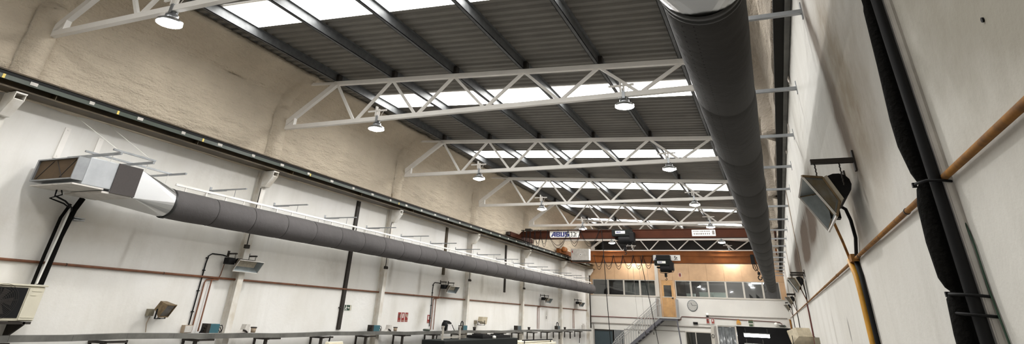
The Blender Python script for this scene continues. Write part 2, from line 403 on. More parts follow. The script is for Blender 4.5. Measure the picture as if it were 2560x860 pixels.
# purlins over the truss nodes
PX = [-9.85, -8.10, -6.33, -4.51, -2.76, -1.00]
PL = ['next to the left foam wall', 'second from the left foam wall', 'third from the left foam wall', 'third from the right wall side',
      'second from the right wall side', 'closest to the hanging duct on the right']
for k, x in enumerate(PX):
    z0 = 5.225 - 0.0556 * (x + 9.85)
    t = thing('roof_purlin', 'long grey steel purlin under the roof sheets, ' + PL[k], 'purlin', (x, -8, z0))
    mb = MB(); mb.box(x - 0.005, x + 0.005, -8, 41.4, z0, z0 + 0.20)
    mb.box(x - 0.075, x + 0.005, -8, 41.4, z0, z0 + 0.012); mb.box(x - 0.005, x + 0.06, -8, 41.4, z0 + 0.194, z0 + 0.20)
    mb.box(x - 0.075, x - 0.065, -8, 41.4, z0, z0 + 0.03)
    mb.build('channel', M['purlin'], t)
    for y in T:
        MB().box(x + 0.006, x + 0.09, y - 0.07, y + 0.07, z0 + 0.013, z0 + 0.17).build('cleat', M['darksteel'], t)

# ------------------------------------------------------------------ roof trusses
BN = [-9.06, -7.27, -5.45, -3.65, -1.91, -0.15]
TN = PX
ZB = 4.09; ztop = lambda x: 5.17 - 0.0556 * (x + 9.85)
def truss(y, label):
    t = thing('roof_truss', label, 'truss', (-11.5, y, ZB))
    MB().bar((-11.48, y, ZB), (0.45, y, ZB), 0.10, 0.10).build('bottom_chord', M['white'], t)
    MB().bar((TN[0] - 0.06, y, ztop(TN[0] - 0.06)), (0.35, y, ztop(0.35)), 0.10, 0.10).build('top_chord', M['white'], t)
    MB().bar((-11.42, y, ZB + 0.02), (TN[0] + 0.02, y, ztop(TN[0]) + 0.01), 0.10, 0.13).build('end_diagonal', M['white'], t)
    MB().bar((-10.95, y, 5.27), (TN[0] - 0.06, y, ztop(TN[0]) + 0.015), 0.06, 0.06).build('top_stub', M['white'], t)
    mb = MB(); mb.prism([(-11.5, y - 0.008, ZB + 0.05), (-11.0, y - 0.008, ZB + 0.05), (-11.0, y - 0.008, ZB + 0.30), (-11.12, y - 0.008, ZB + 0.22)], (0, 0.016, 0))
    mb.box(-11.02, -10.99, y - 0.05, y + 0.05, ZB + 0.05, ZB + 0.26)
    mb.build('gusset_plate', M['white'], t)
    for i, bx in enumerate(BN):
        for tx in ((TN[i], TN[i + 1]) if i < 5 else (TN[5], 0.30)):
            e = 0.05 if tx > bx else -0.05
            MB().bar((bx + e, y, ZB + 0.04), (tx - e * 0.8, y, ztop(tx) - 0.04), 0.06, 0.06).build('web_member', M['white'], t)
    return t
tr0 = truss(T[0], 'white lattice roof truss nearest the camera, cut off at the top left')
tl = ['second white lattice roof truss, with the widest triangles fully in view', 'third white lattice roof truss from the camera',
      'fourth white lattice roof truss from the camera', 'fifth white lattice roof truss, just in front of the nearer crane girder',
      'sixth white lattice roof truss, its lower chord showing below the nearer crane girder',
      'farthest white lattice roof truss, in front of the black void over the office']
for y, l in zip(T[1:], tl): dup(tr0, 0, y - T[0], 0, l)

# ------------------------------------------------------------------ high bay lamps
def lamp(x, y, label):
    t = thing('high_bay_lamp', label, 'lamp', (x, y, 3.84))
    MB().lathe([(0.195, -0.014), (0.195, 0.025), (0.165, 0.045), (0.10, 0.080)], (x, y, 3.845), n=32).build('reflector', M['galv_bright'], t, fix=False)
    mb = MB(); mb.lathe([(1e-4, -0.065), (0.065, -0.060), (0.12, -0.043), (0.16, -0.018), (0.18, 0.006), (0.18, 0.014), (1e-4, 0.014)], (x, y, 3.848), n=32)
    mb.build('lens', M['lens'], t)
    mb = MB(); mb.lathe([(0.10, 0), (0.10, 0.05), (0.055, 0.055), (0.055, 0.11), (1e-4, 0.11)], (x, y, 3.925), n=20)
    mb.build('driver_housing', M['galv'], t)
    mb = MB(); mb.tube([(x, y, 4.03), (x, y, 4.06)], 0.012, 8); mb.box(x - 0.03, x + 0.03, y - 0.07, y + 0.07, 4.142, 4.156)
    mb.box(x - 0.03, x + 0.03, y - 0.068, y - 0.053, 4.0, 4.15); mb.box(x - 0.03, x + 0.03, y + 0.053, y + 0.068, 4.0, 4.15)
    mb.build('hanging_bracket', M['galv'], t)
    mb = MB(); mb.box(x - 0.02, x + 0.02, y - 0.02, y + 0.02, 4.157, 4.34); mb.box(x - 0.32, x + 0.22, y - 0.018, y + 0.018, 4.28, 4.315)
    mb.box(x - 0.075, x - 0.045, y - 0.06, y + 0.02, 4.157, 4.40)
    mb.build('mounting_bar', M['white'], t)
    MB().tube(sag((x + 0.2, y + 0.03, 4.3), (x + 0.04, y, 4.04), -0.10, 10) , 0.008, 6).build('cable', M['greybox'], t)
    return t
l0 = lamp(-8.22, T[0], 'round lit high-bay lamp under the nearest truss at the top left of the photo')
nm = ['second', 'third', 'fourth', 'fifth', 'sixth', 'farthest']
for k, y in enumerate(T[1:]):
    dup(l0, -8.36 + 8.22, y - T[0], 0.02 * k, 'round lit high-bay lamp hung from the left half of the %s truss' % nm[k])
for k, y in enumerate(T[1:]):
    dup(l0, -2.25 + 8.22, y - T[0], 0.02 * k, 'round lit high-bay lamp hung from the right half of the %s truss' % nm[k])
# the lamps the hall has outside the frame (same row, nearest truss right half, and the truss behind the camera)
for (x, y) in ((-2.25, T[0]), (-8.3, -0.8), (-5.3, -6)):
    la = bpy.data.lights.new('hall_lamp', 'AREA'); la.shape = 'DISK'; la.size = 0.44; la.energy = 62; la.color = (1, 0.985, 0.965)
    lo = bpy.data.objects.new('hall_lamp', la); C.objects.link(lo); lo.location = (x, y, 3.84 + H)

# ------------------------------------------------------------------ crane runway beams
def runway(x0, x1, xc, name, label, side, bm='brownbeam'):
    t = thing(name, label, 'crane rail', ((x0 + x1) / 2, -8, 2.94))
    mb = MB(); mb.box(x0, x1, -8, YB - 0.1, 2.94, 2.965); mb.box((x0 + x1) / 2 - 0.012, (x0 + x1) / 2 + 0.012, -8, YB - 0.1, 2.965, 3.195)
    a, b = sorted((x0, x1)); mb.box(a + 0.05, b - 0.04, -8, YB - 0.1, 3.195, 3.215)
    mb.build('i_beam', M[bm], t)
    MB().box((x0 + x1) / 2 - 0.03, (x0 + x1) / 2 + 0.03, -8, YB - 0.1, 3.215, 3.25).build('rail', M['rail'], t)
    return t
t = runway(-11.40, -11.06, -11.23, 'crane_runway', 'dark brown crane runway beam along the top of the left wall', 'left')
MB().box(-11.065, -11.03, -8, 40, 3.045, 3.115).build('conductor_bar', M['conductor'], t)
mb = MB(); mb.box(-11.20, -11.035, -8, 40, 3.119, 3.165); mb.build('cover_strip', M['black'], t)
for k in range(35):
    y = 5.19 + k * 0.99
    MB().box(-11.075, -11.018, y - 0.045 - 0.03 * (k % 2 == 0), y + 0.045, 3.068, 3.122).build('bar_clip', M['greybox'], t)
for y in (4.72, 6.70, 8.68, 12.2, 16.6):
    MB().box(-11.03, -11.024, y - 0.02, y + 0.02, 3.046, 3.114).build('marker_tape', M['yellow'], t)
for k in range(13):
    y = 2.6 + 3 * k
    MB().box(-11.41, -11.07, y, y + 0.012, 2.966, 3.19).build('stiffener', M['brownbeam'], t)
t = runway(0.46, 0.63, 0.545, 'crane_runway', 'dark crane runway beam along the top of the right wall', 'right', 'blackbeam')
MB().box(0.570, 0.629, -8, 40, 2.925, 2.9395).build('wall_flange', M['tray'], t)

# ------------------------------------------------------------------ left columns with corbels
def column(y, label):
    t = thing('steel_column', label, 'column', (-11.5, y, FL))
    mb = MB(); mb.box(-11.415, -11.40, y - 0.085, y + 0.085, FL, 2.93); mb.box(-11.595, -11.58, y - 0.085, y + 0.085, FL, 2.93)
    mb.box(-11.58, -11.415, y - 0.006, y + 0.006, FL, 2.93); mb.build('h_section', M['column'], t)
    mb = MB()
    for s_ in (-0.085, 0.073):
        mb.prism([(-11.399, y + s_, 2.55), (-11.399, y + s_, 2.90), (-11.09, y + s_, 2.90), (-11.09, y + s_, 2.80), (-11.28, y + s_, 2.55)], (0, 0.012, 0))
    mb.box(-11.40, -11.08, y - 0.09, y + 0.09, 2.90, 2.925)
    mb.prism([(-11.399, y - 0.073, 2.55), (-11.28, y - 0.073, 2.55), (-11.09, y - 0.073, 2.80), (-11.11, y - 0.073, 2.82), (-11.29, y - 0.073, 2.575), (-11.399, y - 0.073, 2.575)], (0, 0.146, 0))
    mb.build('corbel', M['column'], t)
    mb = MB(); mb.box(-11.46, -11.445, y - 0.06, y + 0.06, 3.27, 4.03); mb.box(-11.56, -11.445, y - 0.006, y + 0.006, 3.27, 4.03)
    mb.box(-11.56, -11.40, y - 0.09, y + 0.12, 4.02, 4.036)
    mb.build('upper_post', M['column'], t)
    return t
c0 = column(T[0] - 0.13, 'white steel column with corbel at the left edge of the photo')
cl = ['white steel column behind the teal box, above the tray on the left wall', 'white steel column between the exit sign and the three red fire signs',
      'white steel column right of the small teal box with a looped cable', 'fifth white steel column, beyond the small cream lamp on the left wall',
      'sixth white steel column on the left wall, in front of the crane control cabinet', 'white steel column in the far corner of the left wall']
for k, (y, l) in enumerate(zip(T[1:], cl)): dup(c0, 0, min(y, 41.0) - T[0], 0, l)
for k in range(4):
    y = T[k + 1] - 0.22
    t = thing('cable_drop', 'thin dark cable ending in a small box on the %s left column' % ['second', 'third', 'fourth', 'fifth'][k], 'cable', (-11.39, y, 1.15))
    MB().tube([(-11.375, y, 2.52), (-11.375, y, 1.22)], 0.012, 6).build('cable', M['darksteel'], t)
    mb = MB(); mb.box(-11.40, -11.33, y - 0.06, y + 0.06, 1.14, 1.22); mb.build('box', M['darksteel'], t)
    if k >= 1: MB().tube([(-11.37, y + .02, 1.18), (-11.31, y + .04, 1.16)], 0.03, 8).build('cap', M['darksteel'], t)

# dark vertical strips on the left wall
for y0, z0, lab in ((15.2, -0.53, 'dark brown full-height strip on the left wall, next to the green exit sign'),
                    (21.05, 1.25, 'short stained brown strip on the left wall, ending above the second heater'),
                    (27.05, 0.92, 'dark brown strip on the left wall in the fourth bay, ending below the duct')):
    mb = MB(); mb.box(-11.6, -11.565, y0 - 0.085, y0 + 0.085, z0, 2.93); mb.box(-11.565, -11.555, y0 - 0.07, y0 + 0.07, z0 + 0.01, 2.92)
    if z0 < 0: mb.box(-11.6, -11.55, y0 - 0.13, y0 + 0.02, -0.0, 0.025)
    solo('joint_cover', mb, M['darksteel'] if y0 != 21.05 else M['brownbeam'], lab, 'strip')

# ------------------------------------------------------------------ fabric ducts
def fabric_tube(xc, zc, R, y0, y1, seam, seed):
    ys = []; y = y0
    k = 0
    while y < y1 - 0.2:
        ys += [(y, 0.0), (y + 0.012, -0.02), (y + 0.03, 0.0), (y + 0.18, 0.02), (y + 0.36, 0.022), (y + 0.55, 0.026), (y + 0.75, 0.022), (y + 0.92, 0.015)]
        y += seam
    ys = [q for q in ys if q[0] < y1 - 0.13]
    ys += [(y1 - 0.12, 0), (y1 - 0.06, -0.06), (y1 - 0.02, -0.25), (y1, -0.6), (y1, -0.999)]
    n = 40; vs = []; fs = []
    for (yy, d) in ys:
        for j in range(n):
            th = 2 * PI * j / n
            r = R * (1 + d + 0.018 * noise.noise(Vector((math.cos(th) * 1.7 + seed, yy * 1.6, math.sin(th) * 1.7))))
            vs.append((xc + r * math.cos(th), yy, zc + r * math.sin(th)))
    for i in range(len(ys) - 1):
        for j in range(n): fs.append((i * n + j, i * n + (j + 1) % n, (i + 1) * n + (j + 1) % n, (i + 1) * n + j))
    return MB().add(vs, fs, True)
def transition(mb, xc, zc, R, y0, y1, x0, x1, z0, z1, t=0.0):
    """square-to-round sheet-metal piece: flat triangles and conical corners"""
    n = 8; ring = []; sq = []
    cs = [(x1, z1), (x0, z1), (x0, z0), (x1, z0)]
    vs = [(a, y0, b) for a, b in cs]; fs = []
    for q in range(4):
        for j in range(n + 1):
            th = PI / 2 * q + PI / 2 * j / n
            vs.append((xc + R * math.cos(th), y1, zc + R * math.sin(th)))
    for q in range(4):
        b = 4 + q * (n + 1)
        for j in range(n): fs.append((q, b + j, b + j + 1))
        fs.append((q, b + n, (q + 1) % 4))
    mb.add(vs, fs, False); return mb

# left duct
LX, LZ, LR = -10.80, 1.665, 0.268
t = thing('fabric_duct', 'long grey fabric air duct hung along the left wall', 'duct', (LX, 8.13, LZ))
fabric_tube(LX, LZ, LR, 8.13, 39.5, 1.045, 0).build('fabric_tube', M['fabric'], t)
transition(MB(), LX, LZ, 0.262, 7.09, 8.15, -11.33, -10.33, 1.57, 2.05).build('metal_transition', M['galv_bright'], t)
MB().lathe([(LR + 0.004, 8.09), (LR + 0.012, 8.10), (LR + 0.012, 8.15), (LR + 0.004, 8.16)], (LX, 0, LZ), 'Y', 40).build('clamp_band', M['clamp'], t, fix=False)
MB().box(LX - 0.02, LX + 0.02, 8.2, 39.3, LZ + LR + 0.085, LZ + LR + 0.125).build('hanging_rail', M['white'], t)
for k in range(60):
    y = 8.45 + k * 0.522
    MB().box(LX - 0.012, LX + 0.012, y - 0.012, y + 0.012, LZ + LR - 0.015, LZ + LR + 0.086).build('rail_clip', M['white'], t)
for k in range(1, 30):
    y = 8.13 + 1.045 * k + .012
    MB().lathe([(LR - .004, y - .009), (LR + .0035, y - .006), (LR + .0035, y + .006), (LR - .004, y + .009)], (LX, 0, LZ), 'Y', 40).build('seam', M['seam'], t, fix=False)
# right duct
RX, RZ, RR = -0.137, 2.0, 0.272
t = thing('fabric_duct', 'big grey fabric air duct with shade darkened into its cloth, hanging close on the right, seen from below', 'duct', (RX, 3.5, RZ))
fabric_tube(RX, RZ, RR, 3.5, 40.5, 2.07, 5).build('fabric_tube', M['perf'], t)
transition(MB(), RX, RZ, 0.262, 2.42, 3.50, -0.62, 0.38, 1.80, 2.28).build('metal_transition', M['galv_bright'], t)
MB().lathe([(RR + 0.003, 3.42), (RR + 0.010, 3.43), (RR + 0.010, 3.47), (RR + 0.003, 3.475), (RR + 0.003, 3.50), (RR + 0.010, 3.505), (RR + 0.010, 3.53), (RR + 0.003, 3.54)], (RX, 0, RZ), 'Y', 40).build('clamp_band', M['clamp'], t, fix=False)
MB().box(RX - 0.02, RX + 0.02, 3.6, 40.3, RZ + RR + 0.085, RZ + RR + 0.125).build('hanging_rail', M['white'], t)
for k in range(34):
    y = 3.9 + k * 1.07
    MB().box(RX - 0.012, RX + 0.012, y - 0.012, y + 0.012, RZ + RR - 0.015, RZ + RR + 0.086).build('rail_clip', M['white'], t)

# cantilever arms carrying the ducts
def arm(y, sgn, xw, z, rz, label):
    t = thing('duct_support_arm', label, 'support arm', (xw, y, z))
    mb = MB(); mb.box(*sorted((xw, xw + sgn * 0.50)), y - 0.02, y + 0.02, z - 0.015, z + 0.025); mb.box(*sorted((xw + sgn * .5, xw + sgn * 1.10)), y - 0.02, y + 0.02, z, z + 0.025)
    mb.build('channel', M['galv'], t)
    MB().box(*sorted((xw, xw + sgn * 0.008)), y - 0.03, y + 0.03, z - 0.06, z + 0.09).build('wall_plate', M['galv'], t)
    xd = xw + sgn * 0.79
    MB().tube([(xd, y, z), (xd, y, rz)], 0.006, 6).build('drop_rod', M['galv'], t)
    return t
a0 = arm(9.71, 1, XL, 2.215, LZ + LR + 0.12, 'grey support arm on the left wall over the duct, first past the air handler')
for k in range(1, 15): dup(a0, 0, 2.035 * k, 0, 'grey support arm on the left wall over the duct, %s past the air handler' % ORD[k])
a1 = arm(5.19, -1, XR, 2.52, RZ + RR + 0.12, 'grey support arm on the right wall over the big duct, first from the camera')
for k in range(1, 17): dup(a1, 0, 2.07 * k, 0, 'grey support arm on the right wall over the big duct, %s from the camera' % ORD[k])

# ------------------------------------------------------------------ air handler on the left wall
t = thing('air_handler', 'grey sheet-metal air handling unit with brown filter on the left wall', 'ventilation unit', (-10.85, 6.5, 1.57))
mb = MB(); mb.box(-11.38, -10.30, 6.12, 6.62, 1.62, 2.06); mb.box(-11.36, -10.305, 6.62, 7.09, 1.59, 2.07)
mb.build('casing', M['galv_flat'], t, bevel=0.012)
mb = MB(); x0, x1, z0, z1, ya, yb = -11.40, -10.31, 1.67, 2.03, 5.93, 6.12
for (a, b, c, d) in ((x0, x1, z0, z0 + .02), (x0, x1, z1 - .02, z1), (x0, x0 + .043, z0 + .02, z1 - .02), (x1 - .02, x1, z0 + .02, z1 - .02)): mb.box(a, b, ya, yb, c, d)
mb.build('intake_frame', M['galv'], t)
mb = MB(); mb.box(x0 + .045, x1 - .022, 5.965, 5.985, z0 + .022, z1 - .022); mb.build('filter_mesh', M['filter'], t)
mb = MB()
for xa, xb in ((x0 + .1, x0 + .42), (x0 + .78, x0 + .5), (x0 + .72, x0 + 1.0)): mb.bar((xa, 5.960, z0 + .04), (xb, 5.960, z1 - .04), 0.006, 0.012, (0, 1, 0))
mb.build('filter_wire', M['darkpanel'], t)
mb = MB(); mb.box(-10.302, -10.288, 6.62, 7.08, 1.575, 2.065); mb.build('side_panel', M['darkpanel'], t)['label'] = 'dark brown insulated side panel'
mb = MB(); mb.box(-11.40, -10.29, 5.97, 6.50, 1.595, 1.617); mb.box(-11.3, -10.32, 6.5, 7.06, 1.553, 1.585)
mb.build('drip_tray', M['greybox'], t)
mb = MB(); mb.tube([(-11.2, 6.3, 1.594), (-11.22, 6.32, 1.50), (-11.1, 6.45, 1.43), (-11.2, 6.65, 1.36), (-11.38, 6.78, 1.33)], 0.014, 8)
mb.tube([(-11.15, 6.35, 1.594), (-11.1, 6.36, 1.52), (-11.3, 6.3, 1.46), (-11.2, 6.5, 1.40), (-11.4, 6.74, 1.37)], 0.012, 8)
mb.build('cable', M['black'], t)
t = thing('support_frame', 'grey channel frame on rods holding up the air handling unit', 'support frame', (XL, 6.5, 2.2))
for y, xe in ((6.49, -10.15), (7.18, -10.22)):
    mb = MB(); mb.box(XL, xe, y - 0.02, y + 0.02, 2.185, 2.225); mb.build('arm', M['galv'], t)
    MB().tube([(XL + 0.01, y - 0.2, 2.95), (xe - 0.03, y, 2.225)], 0.006, 6).build('stay_wire', M['white_plastic'], t)
MB().bar((-10.20, 6.36, 2.245), (-10.25, 7.22, 2.245), 0.03, 0.03).build('front_bar', M['galv'], t)
MB().bar((-10.85, 6.30, 2.24), (-10.98, 8.18, 2.24), 0.03, 0.03).build('long_bar', M['galv'], t)
for (x, y) in ((-10.36, 6.49), (-10.36, 7.17), (-10.98, 8.1)):
    MB().tube([(x, y, 2.24), (x, y, 1.9)], 0.006, 6).build('drop_rod', M['white_plastic'], t)
MB().box(XL, -10.5, 8.10, 8.14, 2.20, 2.235).build('arm', M['galv'], t)
for y, za, zb, lab in ((6.28, 2.15, 2.70, 'near'), (6.92, 2.25, 2.68, 'far')):
    mb = MB(); mb.box(XL, XL + 0.03, y - 0.05, y + 0.05, za, zb); mb.box(XL + .03, XL + .04, y - .012, y + .012, zb - .05, zb - .03); mb.box(XL + .03, XL + .04, y - .012, y + .012, za + .03, za + .05)
    solo('wall_channel', mb, M['white'], 'white vertical mounting channel on the wall above the air handler, %s of two' % ('left' if lab == 'near' else 'right'), 'channel')

# insulated pipes down from the air handler, left
t = thing('insulated_pipes', 'pair of black lagged pipes with a white strip between air handler and outdoor unit', 'pipes', (-11.45, 6.75, 0.13))
MB().tube([(-11.40, 6.90, 1.56), (-11.42, 6.84, 1.35), (-11.44, 6.80, 0.9), (-11.46, 6.80, 0.15)], 0.052, 12).build('lagged_pipe', M['rubber'], t)
MB().tube([(-11.45, 6.76, 1.44), (-11.47, 6.70, 1.2), (-11.47, 6.685, 0.6), (-11.47, 6.685, 0.15)], 0.028, 12).build('lagged_pipe', M['rubber'], t)
mb = MB(); mb.bar((-11.40, 6.765, 1.40), (-11.415, 6.715, 0.16), 0.03, 0.012, (1, 0, 0)); mb.build('white_strip', M['white_plastic'], t)
mb = MB(); mb.box(XL, -11.35, 6.86, 7.06, 1.19, 1.205); mb.box(XL, -11.35, 6.86, 7.06, 1.22, 1.235); mb.build('bracket', M['galv'], t)

# outdoor unit
t = thing('outdoor_unit', 'cream air-conditioner outdoor unit on a bracket at the left edge', 'air conditioner', (-11.35, 6.2, -0.40))
mb = MB(); mb.box(-11.52, -11.215, 5.72, 6.77, -0.38, 0.115); mb.build('casing', M['cream'], t, bevel=0.02)
mb = MB(); mb.box(-11.54, -11.19, 5.70, 6.79, 0.116, 0.142); mb.build('lid', M['cream'], t, bevel=0.006)
mb = MB(); mb.box(-11.214, -11.195, 6.52, 6.75, -0.36, 0.09); mb.box(-11.195, -11.188, 6.56, 6.72, 0.045, 0.055); mb.box(-11.195, -11.188, 6.56, 6.65, -0.015, -0.005); mb.box(-11.195, -11.188, 6.54, 6.74, -0.33, -0.322)
mb.build('service_panel', M['cream'], t)
mb = MB(); mb.box(-11.2145, -11.205, 5.80, 6.50, -0.335, 0.09); mb.build('fan_opening', M['black'], t)
mb = MB(); yc, zc = 6.15, -0.12
for k in range(5):
    a = 2 * PI * k / 5
    mb.prism([(-11.204, yc + .04 * math.cos(a), zc + .04 * math.sin(a)), (-11.202, yc + .19 * math.cos(a - .25), zc + .19 * math.sin(a - .25)), (-11.199, yc + .20 * math.cos(a + .35), zc + .20 * math.sin(a + .35)), (-11.203, yc + .05 * math.cos(a + .8), zc + .05 * math.sin(a + .8))], (0.003, 0, 0))
mb.disc((-11.199, yc, zc), 0.06, 'X', 16, 0.008); mb.build('fan', M['fan'], t)
mb = MB()
for k in range(9):
    r_ = .045 + .026 * k
    mb.lathe([(r_, -.0015), (r_ + .004, -.0015), (r_ + .004, .0015), (r_, .0015), (r_, -.0015)], (-11.190, yc, zc), 'X', 32, False)
for k in range(4):
    a = k * PI / 4 + .2; mb.bar((-11.1915, yc - .26 * math.cos(a), zc - .20 * math.sin(a)), (-11.1915, yc + .26 * math.cos(a), zc + .20 * math.sin(a)), .006, .003, (1, 0, 0))
mb.build('grille', M['fan'], t)
mb = MB()
for y in (5.9, 6.62):
    mb.prism([(XL, y, -0.66), (XL, y, -0.385), (-11.2, y, -0.385), (-11.2, y, -0.43)], (0, 0.035, 0))
mb.box(-11.24, -11.20, 5.8, 6.74, -0.42, -0.386); mb.build('bracket', M['darksteel'], t)
MB().tube([(-11.4, 6.05, 0.14), (-11.4, 6.06, 0.30), (-11.42, 6.0, 0.36), (-11.45, 5.9, 0.34), (-11.47, 5.85, 0.2)], 0.022, 10).build('pipe_loop', M['cream'], t)

# ------------------------------------------------------------------ gas pipes and infrared heaters
def gas_pipe(name, x, z, m, label, y0, y1, r, wall, n):
    cr = 0.35
    t = thing(name, label, 'pipe', (x, y0, z))
    mb = MB(); mb.tube([(x, y0, z), (x, (y0 + y1) / 2, z), (x, y1, z)], r, 12); mb.build('pipe', m, t)
    for k in range(n):
        y = y0 + 4.2 + k * (y1 - y0 - 4.8) / (n - 1)
        mb = MB(); mb.lathe([(r + .0005, -.008), (r + .0025, -.008), (r + .0025, .008), (r + .0005, .008)], (x, y, z), 'Y', 12); mb.box(x - .003, x + .003, y - .010, y + .010, z + r + .0005, z + r + .016) if False else None
        mb.build('pipe_clip', M['darksteel'], t)
gas_pipe('gas_pipe', -11.565, 0.485, M['pipe'], 'thin red-brown gas pipe running along the left wall', -1, YB - 0.05, 0.022, XL, 20)
gas_pipe('gas_pipe', 0.618, 0.483, M['pipe_or'], 'ochre gas pipe running along the right wall', -1, YB - 0.05, 0.0118, XR, 20)

def heater(base, sgn, label, dx=0.0):
    """base = wall point (x, y centre); sgn = +1 when the hall lies towards +x. Built around the wall plane."""
    xw, yc = base; X = lambda a: xw + sgn * a
    t = thing('infrared_heater', label, 'heater', (xw, yc, 0.64))
    W, w = 0.375, 0.28
    rim = [(0.345 + dx, 0.895 - .2 * dx), (0.19 + dx, 0.64)]; bk = [(0.215 + dx, 0.90 - .2 * dx), (0.145 + dx, 0.745)]
    Q = lambda p, y: (X(p[0]), yc + y, p[1])
    def plate(a, b, c, d, th):
        a, b, c, d = map(Vector, (a, b, c, d)); nrm = (b - a).cross(c - a).normalized() * th
        return [a, b, c, d], [a + nrm, b + nrm, c + nrm, d + nrm]
    mb = MB()
    for quad in ((Q(rim[0], -W), Q(rim[1], -W), Q(bk[1], -w), Q(bk[0], -w)), (Q(rim[1], W), Q(rim[0], W), Q(bk[0], w), Q(bk[1], w)),
                 (Q(rim[0], W), Q(rim[0], -W), Q(bk[0], -w), Q(bk[0], w)), (Q(rim[1], -W), Q(rim[1], W), Q(bk[1], w), Q(bk[1], -w))):
        mb.hexa(*plate(*quad, 0.004))
    mb.build('reflector_hood', M['hood_in'], t)
    for y, y2 in ((-W - .006, -w - .006), (W + .006, w + .006)):
        mb = MB()
        for a, b in ((Q(rim[0], y), Q(bk[0], y2)), (Q(bk[0], y2), Q(bk[1], y2)), (Q(bk[1], y2), Q(rim[1], y))): mb.bar(a, b, .014, .014)
        mb.build('edge_trim', M['spotbrown'], t)
        c4 = [Vector(Q(p, yy)) for p, yy in ((rim[0], y), (rim[1], y), (bk[1], y2), (bk[0], y2))]; m4 = sum(c4, Vector()) / 4
        q4 = [m4 + (p - m4) * .80 for p in c4]; dv = Vector((0, .004 if y > 0 else -.004, 0))
        mb = MB(); mb.hexa(q4, [p + dv for p in q4]); mb.build('side_plate', M['hood'], t)
    mb = MB()
    cs = [Q(rim[0], -W), Q(rim[1], -W), Q(rim[1], W), Q(rim[0], W)]
    for a, b in zip(cs, cs[1:] + cs[:1]): mb.bar(a, b, 0.012, 0.012)
    mb.build('rim', M['greybox'], t)
    mb = MB(); off = Vector((-sgn * 0.03, 0, 0.016))
    a = [Vector(Q(bk[0], -w)), Vector(Q(bk[1], -w)), Vector(Q(bk[1], w)), Vector(Q(bk[0], w))]
    mb.hexa(a, [p + off for p in a]); mb.build('burner_plate', M['ceramic'], t)
    mb = MB(); n = 8; vs = []; mid = (Vector(Q(bk[0], 0)) + Vector(Q(bk[1], 0))) / 2 + off
    u = (Vector(Q(bk[0], 0)) - Vector(Q(bk[1], 0))) / 2; v = Vector((-sgn * 0.10, 0, 0.055))
    for y in (-0.24, 0.24):
        for k in range(n + 1):
            th = PI * k / n; p = mid + u * math.cos(th) + v * math.sin(th); vs.append((p.x, yc + y, p.z))
    fs = [(k, k + 1, n + 2 + k, n + 1 + k) for k in range(n)] + [tuple(range(n + 1)), tuple(range(n + 1, 2 * n + 2)), (0, n, 2 * n + 1, n + 1)]
    mb.add(vs, fs); mb.build('burner_housing', M['black'], t)
    mb = MB(); mb.cbox((X(0.13 + dx * .6), yc + (-0.42 if sgn > 0 else .33), 0.76 + dx * .55), (0.07 + dx * .6, 0.10 + dx * .6, 0.08 + dx * .4)); mb.build('gas_valve', M['black'], t)
    for y in (-0.31, 0.31):
        mb = MB(); mb.box(*sorted((X(0), X(0.27))), yc + y - 0.02, yc + y + 0.02, 0.985, 1.015); mb.box(*sorted((X(0), X(0.012))), yc + y - 0.03, yc + y + 0.03, 0.93, 1.06)
        mb.build('wall_arm', M['darksteel'], t)
        for a, zt in ((0.25, 0.90), (0.10 + dx * .9, 0.86)):
            mb = MB(); z = 0.985
            while z > zt: mb.tube([(X(a), yc + y, z), (X(a) + 0.004, yc + y, z - 0.012), (X(a), yc + y, z - 0.024)], 0.005, 5); z -= 0.024
            mb.build('chain', M['darksteel'], t)
    return t
RH = [4.73, 14.62, 23.95, 32.3]
RLAB = ['nearest infrared gas heater on the right wall, with rusty rim and open reflector', 'second infrared heater on the right wall, above the red cable run',
        'third infrared heater on the right wall, near the back wall', 'farthest small infrared heater on the right wall']
LH = [11.0, 21.23, 32.3, 38.55]
LLAB = ['large infrared gas heater on the left wall in front of the second column', 'infrared gas heater on the left wall under the short brown strip',
        'infrared gas heater on the left wall above the small label plate', 'farthest infrared gas heater on the left wall, near the back corner']
for y, l in zip(RH, RLAB): heater((XR, y), -1, l)
for y, l in zip(LH, LLAB): heater((XL, y), 1, l, 0.14)

# feeds of the left heaters: copper risers and black conduit
for k, (y, ylab) in enumerate(zip(LH, ('first', 'second', 'third', 'farthest'))):
    t = thing('gas_riser', 'red-brown riser pipes between tray and wall pipe below the %s heater on the left wall' % ylab, 'pipe', (-11.56, y - 0.75, -0.55))
    y1, y2 = y - 0.78, y - 0.63
    MB().tube([(-11.57, y1, -0.55), (-11.57, y1, 0.38), (-11.57, y1 + 0.03, 0.43), (-11.57, y1 + 0.12, 0.445), (-11.57, y1 + .3, 0.45)], 0.015, 8).build('pipe', M['pipe'], t)
    MB().tube([(-11.545, y2, -0.55), (-11.545, y2, 0.42), (-11.545, y2 + 0.03, 0.445), (-11.545, y2 + .18, 0.45)], 0.015, 8).build('pipe', M['pipe'], t)
    MB().tube([(-11.56, y2 + .18, 0.46), (-11.56, y2 + .22, 0.55), (-11.50, y2 + .2, 0.86), (-11.44, y2 + .22, 0.80)], 0.010, 8).build('heater_feed', M['pipe'], t)
    if k < 2:
        t = thing('cable_conduit', 'black cable conduit rising from the tray to the %s heater on the left wall' % ylab, 'conduit', (-11.56, y - 0.86, -0.45))
        MB().tube([(-11.575, y - .88, -0.45), (-11.575, y - .88, 0.75), (-11.575, y - .86, 0.90), (-11.57, y - 0.78, 0.955), (-11.56, y - .5, 0.955), (-11.5, y - .42, 0.93)], 0.014, 8).build('conduit', M['black'], t)
        for z in (-0.2, 0.2, 0.6, 0.85): MB().box(-11.6, -11.555, y - .905, y - .855, z, z + .02).build('clip', M['black'], t)

